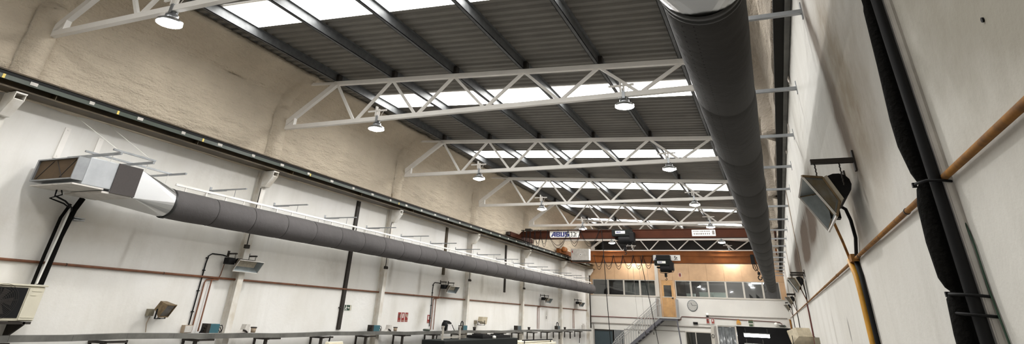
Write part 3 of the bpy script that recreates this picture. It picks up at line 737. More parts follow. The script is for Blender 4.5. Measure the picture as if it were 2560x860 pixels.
# feeds of the right heaters
t = thing('gas_riser', 'thick yellow gas pipe dropping from the ochre pipe below the nearest right heater', 'pipe', (0.6, 5.4, -0.9))
MB().tube([(0.60, 5.62, 0.487), (0.595, 5.52, 0.44), (0.595, 5.40, 0.37), (0.595, 5.36, 0.25), (0.595, 5.36, -2.69)], 0.023, 10).build('pipe', M['pipe_ye'], t)
MB().tube([(0.620, 5.42, 0.46), (0.620, 5.34, 0.36), (0.618, 5.30, 0.2), (0.618, 5.30, -2.69)], 0.018, 10).build('black_conduit', M['black'], t)
MB().tube([(0.60, 5.60, 0.487), (0.55, 5.35, 0.60), (0.49, 5.05, 0.70)], 0.010, 8).build('heater_feed', M['pipe_or'], t)
mb = MB(); mb.cbox((0.61, 5.45, 0.487), (0.05, 0.16, 0.05)); mb.build('tee_fitting', M['pipe_or'], t)
t = thing('cable_conduit', 'bent black cable conduit between the nearest right heater and the ochre pipe', 'conduit', (0.62, 5.2, 0.5))
MB().tube([(0.525, 5.075, 0.80), (0.56, 5.12, 0.825), (0.60, 5.14, 0.80), (0.615, 5.13, 0.72), (0.62, 5.14, 0.60), (0.620, 5.30, 0.52), (0.620, 5.42, 0.46)], 0.013, 8).build('conduit', M['black'], t)
for k, y in enumerate(RH[1:]):
    t = thing('gas_riser', 'dark conduits at the %s heater on the right wall, running down the wall' % ('second', 'third', 'farthest')[k], 'conduit', (0.62, y + .4, -2.6))
    MB().tube([(0.61, y + 0.65, 0.46), (0.615, y + 0.68, 0.3), (0.615, y + .7, -2.68)], 0.016, 8).build('conduit', M['pipe_red'] if k == 0 else M['darksteel'], t)
    MB().tube([(0.60, y + .42, 0.85), (0.62, y + .5, 0.66), (0.615, y + .55, 0.5)], 0.012, 8).build('cable', M['black'], t)
    MB().tube([(0.52, y + .1, 0.74), (0.60, y + .1, 0.5)], 0.010, 8).build('heater_feed', M['pipe'], t)
    MB().tube([(0.63, y + .75, 2.85), (0.63, y + .75, 0.51)], 0.008, 6).build('wall_cable', M['tan'], t)

# insulated pipes, right wall
t = thing('insulated_pipes', 'thick bundle of black lagged pipes on the right wall next to a white trunking', 'pipes', (0.58, 2.5, -1.0))
zz = [-2.69, -0.45, -0.20, 0.0, 0.10, 0.118, 0.130, 0.145, 0.17, 0.28, 0.40, 0.455, 0.475, 0.49, 0.52, 0.62, 0.72, 0.95, 1.20, 1.225, 1.5, 2.9]
rr = [.034, .034, .034, .033, .031, .024, .021, .028, .034, .036, .033, .026, .019, .022, .028, .034, .034, .027, .022, .019, .020, .020]
xx = [.548, .548, .549, .553, .560, .566, .568, .563, .558, .556, .560, .566, .571, .570, .565, .556, .556, .562, .568, .570, .570, .570]
MB().tube([(x, 2.54, z) for x, z in zip(xx, zz)], rr, 16).build('lagged_pipe', M['rubber'], t)
MB().tube([(.588, 2.47, -2.69), (.588, 2.47, 0.0), (.590, 2.47, 0.5), (.588, 2.47, 1.0), (.588, 2.47, 2.9)], 0.0195, 14).build('lagged_pipe', M['black'], t)
for z, yy in ((0.475, 2.5), (0.118, 2.5), (0.062, 2.5)):
    mb = MB(); pts = [(0.545, 2.575, z), (0.54, 2.52, z), (0.56, 2.447, z - .004), (0.60, 2.444, z - .006), (0.634, 2.455, z - .008)]
    mb.tube(pts, 0.005, 6)
    mb.cbox((0.540, 2.55, z), (.014, .016, .016)); mb.build('cable_tie', M['black'], t)
mb = MB(); mb.box(0.611, 0.64, 2.46, 2.53, FL, 2.9); mb.box(0.616, 0.630, 2.456, 2.46, FL, 2.9); tag(mb.build('trunking', M['greybox']), 'white plastic cable trunking on the right wall behind the lagged pipes', 'trunking')
solo('cable', MB().tube([(0.634, 2.50, 0.46), (0.634, 2.475, 0.38), (0.634, 2.445, 0.26), (0.634, 2.452, 0.13), (0.634, 2.44, 0.05), (0.634, 2.425, -0.05), (0.634, 2.42, -2.6)], 0.0032, 6), M['green'],
     'thin dark green cable beside the white trunking on the right wall', 'cable')
solo('wall_plug', MB().disc((0.638, 1.73, 0.745), 0.007, 'X', 12, 0.006), M['black'], 'tiny dark plug in the right wall above the ochre pipe', 'plug')
# torn plastic scraps caught under the right beam
for k, (y, z, s_) in enumerate(((7.9, 2.93, 0.10), (10.0, 2.90, 0.16), (11.8, 2.93, 0.07))):
    mb = MB(); vs = []; fs = []
    for i in range(7):
        for j in range(5):
            vs.append((0.636 - 0.012 * i / 6 - 0.03 * abs(noise.noise(Vector((i * .7, j * .9, k * 3 + .5)))), y + (j - 2) * 0.03 * (1 - 0.08 * i) + 0.02 * noise.noise(Vector((i, j, k))), z - i * s_ / 5))
    for i in range(6):
        for j in range(4): fs.append((i * 5 + j, i * 5 + j + 1, i * 5 + j + 6, i * 5 + j + 5))
    mb.add(vs, fs, True); o = solo('plastic_scrap', mb, M['plasticbag'], 'torn pale plastic scrap under the right beam, %s from the camera' % ORD[k], 'scrap')
    md = o.modifiers.new('thick', 'SOLIDIFY'); md.thickness = 0.004

# ------------------------------------------------------------------ cable tray on the left wall and the things on it
t = thing('cable_tray', 'long weathered grey cable tray on brackets along the left wall', 'cable tray', (-11.35, 5.5, -0.66))
mb = MB(); ys = [3.5 + 1.0 * k for k in range(38)]
for a, b in zip(ys, ys[1:]):
    za = 0.012 * math.sin(a * 0.9) + 0.008 * math.sin(a * 2.3); zb = 0.012 * math.sin(b * 0.9) + 0.008 * math.sin(b * 2.3)
    mb.hexa([(-11.20, a, -0.665 + za), (-11.188, a, -0.665 + za), (-11.188, b - .004, -0.665 + zb), (-11.20, b - .004, -0.665 + zb)],
            [(-11.20, a, -0.575 + za), (-11.188, a, -0.575 + za), (-11.188, b - .004, -0.575 + zb), (-11.20, b - .004, -0.575 + zb)])
    mb.hexa([(-11.398, a, -0.60 + za), (-11.189, a, -0.60 + za), (-11.189, b - .004, -0.60 + zb), (-11.398, b - .004, -0.60 + zb)],
            [(-11.398, a, -0.578 + za), (-11.189, a, -0.578 + za), (-11.189, b - .004, -0.578 + zb), (-11.398, b - .004, -0.578 + zb)])
mb.build('channel', M['tray'], t)
for k in range(17):
    y = 6.1 + 2.0 * k
    mb = MB(); mb.box(XL, -11.16, y - 0.03, y + 0.03, -0.715, -0.672); mb.box(-11.27, -11.21, y - .03, y + .03, -1.02, -.715); mb.prism([(-11.595, y - .02, -0.98), (-11.555, y - .02, -0.98), (-11.555, y - .02, -.715), (-11.595, y - .02, -0.715)], (0, .04, 0)); mb.box(-11.25, -11.20, y + .03, y + .45, -.71, -.674)
    mb.prism([(-11.16, y - .02, -0.70), (-11.16, y - .02, -.672), (-11.08, y - .02, -.672)], (0, .04, 0))
    mb.build('bracket', M['darksteel'], t)
    if k % 3 == 1:
        MB().tube([(-11.42, y + .6, -0.68), (-11.45, y + .6, -0.9), (-11.46, y + .55, -1.3)], 0.02, 8).build('hanging_cable', M['black'], t)

ZT = -0.575
def transformer(y, w, h, label, m, loops):
    t = thing('transformer_box', label, 'electrical box', (-11.30, y, ZT))
    mb = MB(); mb.box(-11.385, -11.23, y - w / 2, y + w / 2, ZT + 0.005, ZT + h); mb.build('casing', m, t, bevel=0.006)
    mb = MB(); mb.box(-11.395, -11.225, y - w / 2 - .012, y - w / 2 + .07, ZT + 0.004, ZT + h + 0.004); mb.build('end_frame', M['darksteel'], t)
    for s_, nl in loops:
        for k in range(nl):
            z = ZT + h * 0.75 - k * 0.045; y0 = y + s_ * w / 2
            MB().tube([(-11.25 - .03 * k, y0, z), (-11.25 - .03 * k, y0 + s_ * .07, z + .02), (-11.25 - .03 * k, y0 + s_ * .11, z - .03), (-11.25 - .03 * k, y0 + s_ * .09, ZT + .01)], 0.009, 6).build('lead', M['black'], t)
    return t
transformer(10.47, 0.32, 0.175, 'teal transformer box with black cable loops, on the tray left of the second column', M['teal'], ((-1, 3), (1, 3)))
transformer(16.55, 0.40, 0.165, 'teal box with looped leads on the tray left of the third column', M['teal'], ((-1, 2), (1, 2)))
t = transformer(22.5, 0.42, 0.17, 'small teal box with a tall arched cable, left of the fourth column', M['teal'], ())
MB().tube([(-11.3, 22.28, -.41), (-11.3, 22.28, -.34), (-11.3, 22.33, -.28), (-11.3, 22.38, -.27), (-11.3, 22.45, -.30), (-11.3, 22.47, -.40)], 0.02, 8).build('arched_cable', M['black'], t)
transformer(28.15, 0.50, 0.17, 'dark grey box on the tray left of the fifth column', M['slate'], ())
t = transformer(34.0, 0.45, 0.17, 'dark box with an arched cable on the tray left of the sixth column', M['slate'], ())
MB().tube([(-11.3, 33.8, -.41), (-11.3, 33.8, -.30), (-11.3, 33.9, -.24), (-11.3, 34.0, -.24), (-11.3, 34.1, -.30), (-11.3, 34.1, -.41)], 0.022, 8).build('arched_cable', M['black'], t)
def simple(name, mbs, label, cat, loc):
    t = thing(name, label, cat, loc)
    for nm_, mb, m in mbs: mb.build(nm_, m, t)
    return t
simple('junction_box', [('casing', MB().box(-11.6, -11.5, 9.97, 10.17, ZT + .0, ZT + .14), M['tan']), ('lid', MB().box(-11.5, -11.49, 9.98, 10.16, ZT + .01, ZT + .13), M['greybox'])],
       'pale junction box at the foot of the black conduit, left of the teal transformer', 'junction box', (-11.55, 10.07, ZT))
for y, lab in ((11.42, 'grey clamp cover on the tray just right of the second column'), (17.32, 'grey clamp cover on the tray just right of the third column')):
    mb = MB(); mb.prism([(-11.38, y - .16, ZT + .003), (-11.38, y - .05, ZT + .06), (-11.38, y - .02, ZT + .17), (-11.38, y + .09, ZT + .17), (-11.38, y + .10, ZT + .003)], (0.14, 0, 0))
    t = thing('clamp_cover', lab, 'cover', (-11.32, y, ZT)); mb.build('cover', M['greybox'], t)
    mb = MB(); mb.tube([(-11.23, y - .10, ZT + .06), (-11.22, y - .04, ZT + .05), (-11.22, y + .03, ZT + .012)], 0.016, 6); mb.build('strap', M['darksteel'], t)
for y, m, lab in ((11.70, 'tan', 'small tan pot on the tray, right of the grey clamp cover by the second column'),
                  (17.72, 'tan', 'small tan pot on the tray below the three red fire signs'), (23.5, 'darksteel', 'small dark pot on the tray under the small cream lamp'),
                  (29.6, 'darksteel', 'small dark pot on the tray right of the fifth column'), (35.3, 'darksteel', 'small dark pot on the tray right of the sixth column')):
    t = thing('pot', lab, 'pot', (-11.3, y, ZT))
    MB().lathe([(1e-4, 0.003), (.05, 0.003), (.065, .11), (.058, .11), (.045, .02), (1e-4, .02)], (-11.3, y, ZT), n=14).build('pot', M[m], t)
    MB().lathe([(.064, .095), (.072, .098), (.072, .115), (.064, .118)], (-11.3, y, ZT), n=14).build('collar', M['darksteel'], t)
t = thing('welding_mask', 'black welding mask and white cloth on the tray right of the fourth red fire sign', 'mask', (-11.3, 21.1, ZT))
mb = MB(); mb.lathe([(1e-4, .30), (.07, .29), (.10, .24), (.115, .17), (.10, .06), (.08, .003)], (-11.3, 20.98, ZT), n=16); mb.build('shell', M['black'], t)
mb = MB(); mb.prism([(-11.36, 20.95, ZT + .22), (-11.36, 20.97, ZT + .33), (-11.36, 21.2, ZT + .31), (-11.36, 21.38, ZT + .25), (-11.36, 21.38, ZT + .21)], (.13, 0, 0)); mb.build('visor', M['black'], t)
mb = MB(); mb.prism([(-11.35, 21.17, ZT + .005), (-11.35, 21.16, ZT + .2), (-11.35, 21.36, ZT + .2), (-11.35, 21.5, ZT + .005)], (.10, 0, 0)); mb.build('cloth', M['cloth'], t)
mb = MB(); mb.tube([(-11.22, 21.4, ZT + .19), (-11.22, 21.62, ZT + .01)], .012, 6); mb.build('strap', M['black'], t)
simple('hose_coil', [('coil', MB().lathe([(.10 + .03 * math.cos(a * PI / 4), .03 + .03 * math.sin(a * PI / 4)) for a in range(9)], (-11.3, 19.7, ZT), n=20), M['conductor'])],
       'low coil of dark hose lying on the tray left of the fourth red fire sign', 'hose', (-11.3, 19.7, ZT))
simple('gauge_unit', [('body', MB().box(-11.38, -11.24, 38.9, 39.3, ZT + .004, ZT + .22), M['greybox']), ('cap', MB().box(-11.36, -11.26, 39.02, 39.18, ZT + .22, ZT + .30), M['greybox'])],
       'pale grey unit on the tray at its far end near the back corner', 'unit', (-11.3, 39.1, ZT))

# small flood lamps
def spot(xw, yc, zc, sgn, m, label, rot, face):
    t = thing('flood_lamp', label, 'flood lamp', (xw, yc, zc))
    R = Matrix.Rotation(rot, 4, 'Z') @ Matrix.Rotation(math.radians(face), 4, 'Y')
    c = Vector((xw + sgn * 0.27, yc - 0.16, zc))
    tr = lambda p: c + R @ Vector(p)
    F = [(.10, -.21, -.12), (.10, .21, -.12), (.10, .21, .12), (.10, -.21, .12)]; B = [(-.08, -.14, -.07), (-.08, .14, -.07), (-.08, .14, .09), (-.08, -.14, .09)]
    mb = MB(); mb.hexa([tr(p) for p in F], [tr(p) for p in B]); mb.build('casing', m, t)
    mb = MB(); mb.hexa([tr((.103, y, z)) for y, z in ((-.19, -.10), (.19, -.10), (.19, .10), (-.19, .10))], [tr((.109, y, z)) for y, z in ((-.19, -.10), (.19, -.10), (.19, .10), (-.19, .10))]); mb.build('glass', M['glass_dark'], t)
    mb = MB()
    fr = [tr((.112, y, z)) for y, z in ((-.21, -.12), (.21, -.12), (.21, .12), (-.21, .12))]
    for a, b in zip(fr, fr[1:] + fr[:1]): mb.bar(a, b, .02, .02)
    mb.build('frame', m, t)
    mb = MB(); a, b = tr((0, -.225, -.02)), tr((0, .225, -.02)); dn = Vector((0, 0, -.17))
    mb.bar(a, a + dn, .012, .03, (0, 1, 0)); mb.bar(b, b + dn, .012, .03, (0, 1, 0)); mb.bar(a + dn, b + dn, .03, .012)
    mb.bar((a + b) / 2 + dn, Vector((xw, yc, zc - .19)), .03, .02); mb.build('bracket', M['black'], t)
    mb = MB(); mb.box(*sorted((xw, xw + sgn * .09)), yc - .31, yc - .19, zc - .15, zc - .03); mb.build('junction_box', M['oldbox'], t)
    mb = MB(); mb.tube([(xw + sgn * .045, yc - .22, zc - .16), (xw + sgn * .04, yc - .25, zc - .28), (xw + sgn * .03, yc - .2, -.56)], .008, 6); mb.build('cable', M['tan'], t)
spot(XL, 9.35, -.13, 1, M['spotbrown'], 'rusty brown flood lamp low on the left wall, left of the teal transformer', math.radians(28), 28)
spot(XL, 24.35, -.20, 1, M['spotcream'], 'small cream flood lamp low on the left wall, right of the fourth column', math.radians(62), 12)
spot(XR, 13.9, -.11, -1, M['spotcream'], 'cream flood lamp low on the right wall near the bottom edge of the photo', math.radians(118), 28)

# ------------------------------------------------------------------ signs on the left wall
def wall_sign(name, y0, y1, z0, z1, m, marks, label, cat='sign'):
    t = thing(name, label, cat, (XL, (y0 + y1) / 2, z0))
    MB().box(XL, XL + .006, y0, y1, z0, z1).build('plate', M['plate'], t)
    MB().box(XL + .0065, XL + .009, y0 + .015, y1 - .015, z0 + .015, z1 - .015).build('field', m, t)
    for nm_, poly, mm in marks:
        MB().prism([(XL + .0095, y0 + (y1 - y0) * a, z0 + (z1 - z0) * b) for a, b in poly], (.003, 0, 0)).build(nm_, mm, t)
rect = lambda a, b, c, d: [(a, c), (b, c), (b, d), (a, d)]
man = [('figure_head', [(.24 + .05 * math.cos(k * PI / 4), .80 + .07 * math.sin(k * PI / 4)) for k in range(8)], M['plate']),
       ('figure_body', [(.16, .45), (.22, .68), (.32, .68), (.42, .52), (.38, .48), (.30, .56), (.28, .42), (.36, .28), (.30, .10), (.25, .12), (.29, .27), (.20, .36), (.12, .14), (.07, .18)], M['plate']),
       ('arrow', [(.72, .44), (.58, .44), (.58, .34), (.45, .50), (.58, .66), (.58, .56), (.72, .56)], M['plate']), ('door_symbol', rect(.76, .92, .10, .90), M['cream'])]
wall_sign('exit_sign', 15.33, 15.68, -.07, .10, M['green'], man, 'dark green exit sign with running figure, arrow and door on the left wall')
ext = [('extinguisher', [(.30, .42), (.30, .78), (.40, .86), (.50, .86), (.58, .78), (.58, .42)], M['plate']), ('caption', rect(.15, .85, .14, .20), M['tan']), ('hose_symbol', rect(.66, .74, .45, .85), M['tan'])]
hos = [('reel', [(.50 + .28 * math.cos(k * PI / 6), .68 + .17 * math.sin(k * PI / 6)) for k in range(12)], M['tan']), ('hose_symbol', rect(.70, .80, .42, .66), M['plate']), ('caption', rect(.15, .85, .14, .20), M['tan'])]
btn = [('button', rect(.18, .62, .42, .78), M['pipe_red']), ('hand', [(.62, .46), (.84, .42), (.84, .78), (.74, .80), (.66, .66)], M['tan']), ('caption', rect(.15, .85, .14, .20), M['tan'])]
wall_sign('fire_sign', 18.23, 18.44, -.335, -.035, M['red'], btn, 'red fire alarm sign, left one of the three side by side on the left wall')
wall_sign('fire_sign', 18.45, 18.66, -.335, -.035, M['red'], ext, 'red fire extinguisher sign, middle one of the three side by side on the left wall')
wall_sign('fire_sign', 18.67, 18.88, -.335, -.035, M['red'], hos, 'red fire hose sign, right one of the three side by side on the left wall')
wall_sign('fire_sign', 20.17, 20.39, -.36, -.08, M['red'], ext, 'single red fire extinguisher sign beside the riser pipes on the left wall')
wall_sign('label_plate', 32.86, 33.04, -.10, .05, M['greybox'], [('symbol', rect(.25, .75, .12, .42), M['ink']), ('symbol', rect(.25, .75, .58, .88), M['ink'])], 'small pale label plate with dark marks under the third left heater', 'plate')

# ------------------------------------------------------------------ machines poking into the bottom of the frame
t = thing('machine_tool', 'large black-green machine enclosure standing along the left wall', 'machine', (-9.3, 19.2, FL))
mb = MB(); mb.box(-9.65, -8.9, 16.6, 22.2, FL, -.70); mb.build('enclosure', M['machine_dark'], t, bevel=0.02)
mb = MB(); mb.box(-9.7, -9.1, 19.6, 22.0, -.699, -.62); mb.box(-9.6, -9.2, 19.8, 20.3, -.62, -.585); mb.box(-9.55, -9.2, 21.2, 21.6, -.62, -.59); mb.build('top_unit', M['black'], t)
mb = MB(); mb.lathe([(1e-4, .0), (.06, .0), (.06, .07), (1e-4, .09)], (-9.0, 20.3, -.699), n=14); mb.build('cap', M['white_plastic'], t)
for y in (16.95, 18.05):
    mb = MB(); mb.box(-9.19, -9.145, y - .022, y + .022, -.699, -.38); mb.box(-9.20, -9.135, y - .035, y + .035, -.38, -.345); mb.build('post', M['alu'], t)
mb = MB(); mb.box(-9.18, -9.155, 16.98, 18.02, -.65, -.62); mb.build('crossbar', M['alu'], t)
def cream_machine(x0, x1, y0, y1, zt, label, extra):
    t = thing('cream_machine', label, 'machine', ((x0 + x1) / 2, (y0 + y1) / 2, FL))
    MB().box(x0, x1, y0, y1, FL, zt).build('casing', M['cream'], t, bevel=0.02)
    MB().box(x0 + .1, x1 - .1, y0 + .15, y1 - .15, zt + .001, zt + .05).build('top_cover', M['cream'], t, bevel=.01)
    if extra:
        mb = MB(); mb.prism([(x0 + .2, y0 + .5, zt + .051), (x0 + .2, y0 + .55, zt + .12), (x0 + .2, y0 + .7, zt + .10), (x0 + .2, y0 + .9, zt + .055)], (.3, 0, 0)); mb.build('handle', M['cream'], t)
        mb = MB(); mb.bar((x1 - .05, y0 + .1, zt + .11), (x1 - .05, y1 - .4, zt + .085), .04, .04); mb.bar((x1 - .05, y0 + .3, zt), (x1 - .05, y0 + .3, zt + .1), .03, .03); mb.bar((x1 - .05, y1 - .6, zt), (x1 - .05, y1 - .6, zt + .09), .03, .03); mb.build('arm', M['black'], t)
cream_machine(-9.9, -8.9, 22.7, 26.6, -.90, 'long cream machine with a dark arm on top, beyond the black machine', True)
cream_machine(-9.3, -9.0, 11.55, 12.35, -.70, 'small cream machine top at the bottom edge, below the tray near the dark strip', False)

# ------------------------------------------------------------------ overhead cranes
def letter_quads(word_x, z0, h, w, gap, y):
    """blocky slanted-A logo lettering A B U S as bars; returns a mesh (reads along +x)"""
    mb = MB(); t_ = .004; x = word_x; s = w * 0.30; b = h * 0.22
    R = lambda a0, a1, c0, c1: mb.box(x + a0, x + a1, y - t_, y, z0 + c0, z0 + c1)
    sl = w * 0.55
    mb.prism([(x, y, z0), (x + sl, y, z0 + h), (x + w, y, z0 + h), (x + w, y, z0 + h - b), (x + sl + s * .4, y, z0 + h - b), (x + s * 1.1, y, z0)], (0, -t_, 0))
    R(w - s, w, 0, h - b); mb.prism([(x + sl * .55, y, z0 + h * .25), (x + sl * .75, y, z0 + h * .47), (x + w - s, y, z0 + h * .47), (x + w - s, y, z0 + h * .25)], (0, -t_, 0))
    x += w + gap; w2 = w * .85
    R(0, s, 0, h); R(w2 - s, w2, b, h * .44); R(w2 - s, w2, h * .56, h - b); R(s, w2, 0, b); R(s, w2, h - b, h); R(s, w2 - s * .4, h * .40, h * .60)
    x += w2 + gap
    R(0, s, 0, h); R(w2 - s, w2, 0, h); R(s, w2 - s, 0, b)
    x += w2 + gap
    R(0, w2, 0, b); R(0, w2, h - b, h); R(0, w2, h * .39, h * .61); R(0, s, h * .61, h - b); R(w2 - s, w2, b, h * .39)
    return mb, x + w2
def put_text(txt, size, x, y, z, bold=0.0, sx=1.0):
    vs, fs = text_mesh(txt, size, bold)
    return MB().add([(x + v.x * sx, y - abs(v.z), z + v.y) for v in vs], fs)

# nearer crane
cy = 28.0
t = thing('overhead_crane', 'nearer overhead crane with red-oxide girder and white load sign', 'crane', (-5.5, cy, 3.26))
mb = MB(); mb.box(-10.55, 0.2, cy - .14, cy + .14, 3.33, 3.64); mb.box(-10.55, 0.2, cy - .17, cy + .17, 3.30, 3.33); mb.box(-10.55, 0.2, cy - .17, cy + .17, 3.64, 3.665)
mb.prism([(-10.55, cy - .14, 3.33), (-10.55, cy - .14, 3.64), (-11.12, cy - .14, 3.64), (-11.28, cy - .14, 3.48), (-11.28, cy - .14, 3.42)], (0, .28, 0))
mb.build('girder', M['crane_red'], t)
for x, nm_ in ((-11.23, 'l'), (0.47, 'r')):
    c = MB(); c.box(x - .1, x + .1, cy - 1.5, cy + 1.5, 3.27, 3.47); c.build('end_carriage', M['crane_red'], t)
    for yy in (-1.3, 1.3): MB().lathe([(1e-4, -.04), (.10, -.04), (.10, .04), (1e-4, .04)], (x, cy + yy, 3.352), 'X', 18).build('wheel', M['darksteel'], t)
    MB().box(x - .07, x + .07, cy - 1.72, cy - 1.5, 3.31, 3.43).build('buffer', M['darksteel'], t)
MB().cbox((-10.80, cy, 3.72), (.30, .26, .11)).build('terminal_box', M['darksteel'], t)
mb = MB(); mb.box(-11.1, -6.2, cy - .27, cy - .24, 3.66, 3.69)
for x in (-11.0, -10.2, -9.2, -8.2, -7.2, -6.4): mb.box(x - .012, x + .012, cy - .27, cy - .12, 3.64, 3.70)
mb.build('festoon_track', M['darksteel'], t)
xs = [-11.0, -10.82, -10.62, -10.38, -10.08, -9.72, -8.68, -8.08, -7.15]
mb = MB()
for a, b in zip(xs, xs[1:]):
    for dd, yy in ((.55, -.26), (.68, -.24)): mb.tube(sag((a, cy + yy, 3.66), (b, cy + yy, 3.66), dd + .12 * ((a * 7) % 1), 12), .010, 6)
mb.build('festoon_cable', M['black'], t)
for a in xs: MB().cbox((a, cy - .255, 3.655), (.05, .05, .05)).build('festoon_trolley', M['darksteel'], t)
sg = MB().box(-9.64, -8.15, cy - .155, cy - .143, 3.345, 3.635).build('load_sign', M['plate'], t)
lb, xe = letter_quads(-9.58, 3.385, .215, .24, .02, cy - .156); lb.build('sign_lettering', M['blue'], sg)
put_text('3.2t', .30, -8.585, cy - .156, 3.388, .006, .62).build('load_figures', M['ink'], sg)
sg = MB().box(-2.98, -1.98, cy - .155, cy - .143, 3.36, 3.62).build('maker_sign', M['plate'], t)
mb = MB(); rnd = random.Random(3); x = -2.93
while x < -2.22: w = rnd.uniform(.03, .09); mb.box(x, x + w, cy - .160, cy - .156, 3.535, 3.575); x += w + rnd.uniform(.012, .035)
x = -2.90
while x < -2.20: w = rnd.uniform(.035, .06); mb.box(x, x + w, cy - .160, cy - .156, 3.42, 3.485); x += w + rnd.uniform(.015, .04)
mb.box(-2.12, -2.02, cy - .160, cy - .156, 3.42, 3.58); mb.build('faded_lettering', M['inkgrey'], sg)

def hoist(x, y, zt, label, mode, upper=0.0):
    t = thing('crane_hoist', label, 'hoist', (x, y, zt - .6))
    mb = MB(); mb.box(x - .50, x + .42, y - .55, y - .23, zt - .26, zt + .02); mb.box(x - .45, x + .40, y - .22, y + .25, zt - .36, zt - .30); mb.build('trolley_frame', M['machine_dark'], t, bevel=.02)
    if upper: MB().box(x - .40, x + .36, y - .50, y - .10, zt + .021, zt + upper).build('upper_frame', M['black'], t, bevel=.02)
    mb = MB(); mb.lathe([(1e-4, -.30), (.17, -.30), (.19, -.26), (.19, .26), (.17, .30), (1e-4, .30)], (x + .08, y - .38, zt - .40), 'X', 20); mb.build('rope_drum', M['black'], t)
    mb = MB(); mb.box(x + .30, x + .52, y - .58, y - .2, zt - .50, zt - .08); mb.build('motor', M['black'], t, bevel=.03)
    p = MB().box(x - .33, x + .12, y - .566, y - .552, zt - .16, zt - .04).build('name_plate', M['plate'], t)
    lb, xe = letter_quads(x - .30, zt - .125, .06, .058, .006, y - .567); lb.build('plate_lettering', M['blue'], p)
    mb = MB(); mb.tube([(x - .28, y - .45, zt - .5), (x - .22, y - .47, zt - .62), (x + .1, y - .47, zt - .64), (x + .5, y - .45, zt - .56), (x + .52, y - .42, zt - .4)], .014, 8); mb.build('cable', M['black'], t)
    MB().tube([(x + .05, y - .38, zt - .59), (x + .05, y - .38, zt - mode)], .010, 6).build('rope', M['black'], t)
    mb = MB(); mb.cbox((x + .05, y - .38, zt - mode - .10), (.13, .08, .2)); mb.tube([(x + .05, y - .38, zt - mode - .2), (x + .05, y - .38, zt - mode - .25), (x + .11, y - .38, zt - mode - .30), (x + .07, y - .38, zt - mode - .36), (x + .0, y - .38, zt - mode - .33)], .018, 8)
    mb.build('hook_block', M['black'], t)
hoist(-6.0, cy - .0, 3.60, 'black crane hoist with white name plate on the nearer girder', 0.66)

# farther crane
cy2 = 35.5
t = thing('overhead_crane', 'farther overhead crane with orange-brown girder in front of the wood panels', 'crane', (-5.5, cy2, 2.88))
mb = MB(); mb.box(-10.9, 0.2, cy2 - .16, cy2 + .16, 2.93, 3.46); mb.box(-10.9, 0.2, cy2 - .22, cy2 + .22, 2.88, 2.93); mb.box(-10.9, 0.2, cy2 - .20, cy2 + .20, 3.46, 3.50)
mb.build('girder', M['crane_or'], t)
mb = MB(); mb.box(-10.9, 0.2, cy2 - .185, cy2 - .165, 3.24, 3.27)
for x in (-9.2, -8.5, -7.2, -6.9, -2.8, .0): mb.box(x - .02, x + .02, cy2 - .175, cy2 - .162, 2.94, 3.24)
mb.build('girder_stiffener', M['crane_or'], t)
for x in (-11.23, 0.47):
    MB().box(x - .1, x + .1, cy2 - 1.6, cy2 + 1.6, 3.27, 3.50).build('end_carriage', M['crane_or'], t)
    for yy in (-1.4, 1.4): MB().lathe([(1e-4, -.04), (.10, -.04), (.10, .04), (1e-4, .04)], (x, cy2 + yy, 3.352), 'X', 18).build('wheel', M['darksteel'], t)
mb = MB(); mb.lathe([(1e-4, -.24), (.11, -.24), (.13, -.2), (.13, .16), (.08, .2), (1e-4, .2)], (-11.02, cy2 - 1.0, 3.50), 'Y', 16); mb.build('drive_motor', M['orange'], t)
cb = MB().box(-10.76, -9.66, cy2 - .60, cy2 - .24, 2.96, 3.58).build('control_cabinet', M['greybox'], t, bevel=.015)
mb = MB(); mb.disc((-10.17, cy2 - .605, 3.27), .07, 'Y', 18, .01); mb.build('switch_ring', M['plate'], cb)
mb = MB(); mb.disc((-10.17, cy2 - .612, 3.27), .025, 'Y', 12, .012); mb.build('switch_knob', M['ink'], cb)
MB().box(-10.69, -10.64, cy2 - .606, cy2 - .601, 3.36, 3.48).build('warning_sticker', M['red'], cb)
MB().box(-10.73, -9.7, cy2 - .58, cy2 - .26, 2.90, 2.955).build('cable_gland_plate', M['darksteel'], cb)
xs2 = [-9.45, -8.9, -8.3, -7.75, -7.15, -6.6, -6.05]
mb = MB()
for a, b in zip(xs2, xs2[1:]):
    for dd, yy in ((.52, -.30), (.66, -.27)): mb.tube(sag((a, cy2 + yy, 3.24), (b, cy2 + yy, 3.24), dd + .1 * ((a * 5) % 1), 12), .013, 6)
mb.build('festoon_cable', M['black'], t)
for a in xs2: MB().cbox((a, cy2 - .285, 3.245), (.05, .05, .05)).build('festoon_trolley', M['darksteel'], t)
MB().box(-9.45, -6.0, cy2 - .30, cy2 - .27, 3.272, 3.30).build('festoon_track', M['crane_or'], t)
sg = MB().box(-6.05, -4.55, cy2 - .195, cy2 - .186, 3.0, 3.29).build('load_sign', M['plate'], t)
lb, xe = letter_quads(-5.97, 3.05, .19, .22, .02, cy2 - .196); lb.build('sign_lettering', M['blue'], sg)
put_text('5t', .28, -4.88, cy2 - .196, 3.045, .006, .7).build('load_figures', M['ink'], sg)
mb = MB(); mb.box(-.90, -.72, cy2 - .42, cy2 - .2, 2.85, 3.3); mb.build('limit_switch_box', M['black'], t)
hoist(-5.42, cy2 - .12, 2.98, 'black crane hoist hanging in front of the load sign on the farther girder', 0.62, 0.27)
t = thing('chain_hook', 'black chain with hook hanging beside the end of the big right duct', 'hook', (-.62, cy2 - .35, 2.1))
MB().tube([(-.78, cy2 - .35, 2.9), (-.72, cy2 - .35, 2.62), (-.60, cy2 - .35, 2.48), (-.63, cy2 - .35, 2.36)], .02, 8).build('chain', M['black'], t)
mb = MB(); mb.cbox((-.60, cy2 - .35, 2.40), (.14, .10, .13)); mb.build('block', M['black'], t)
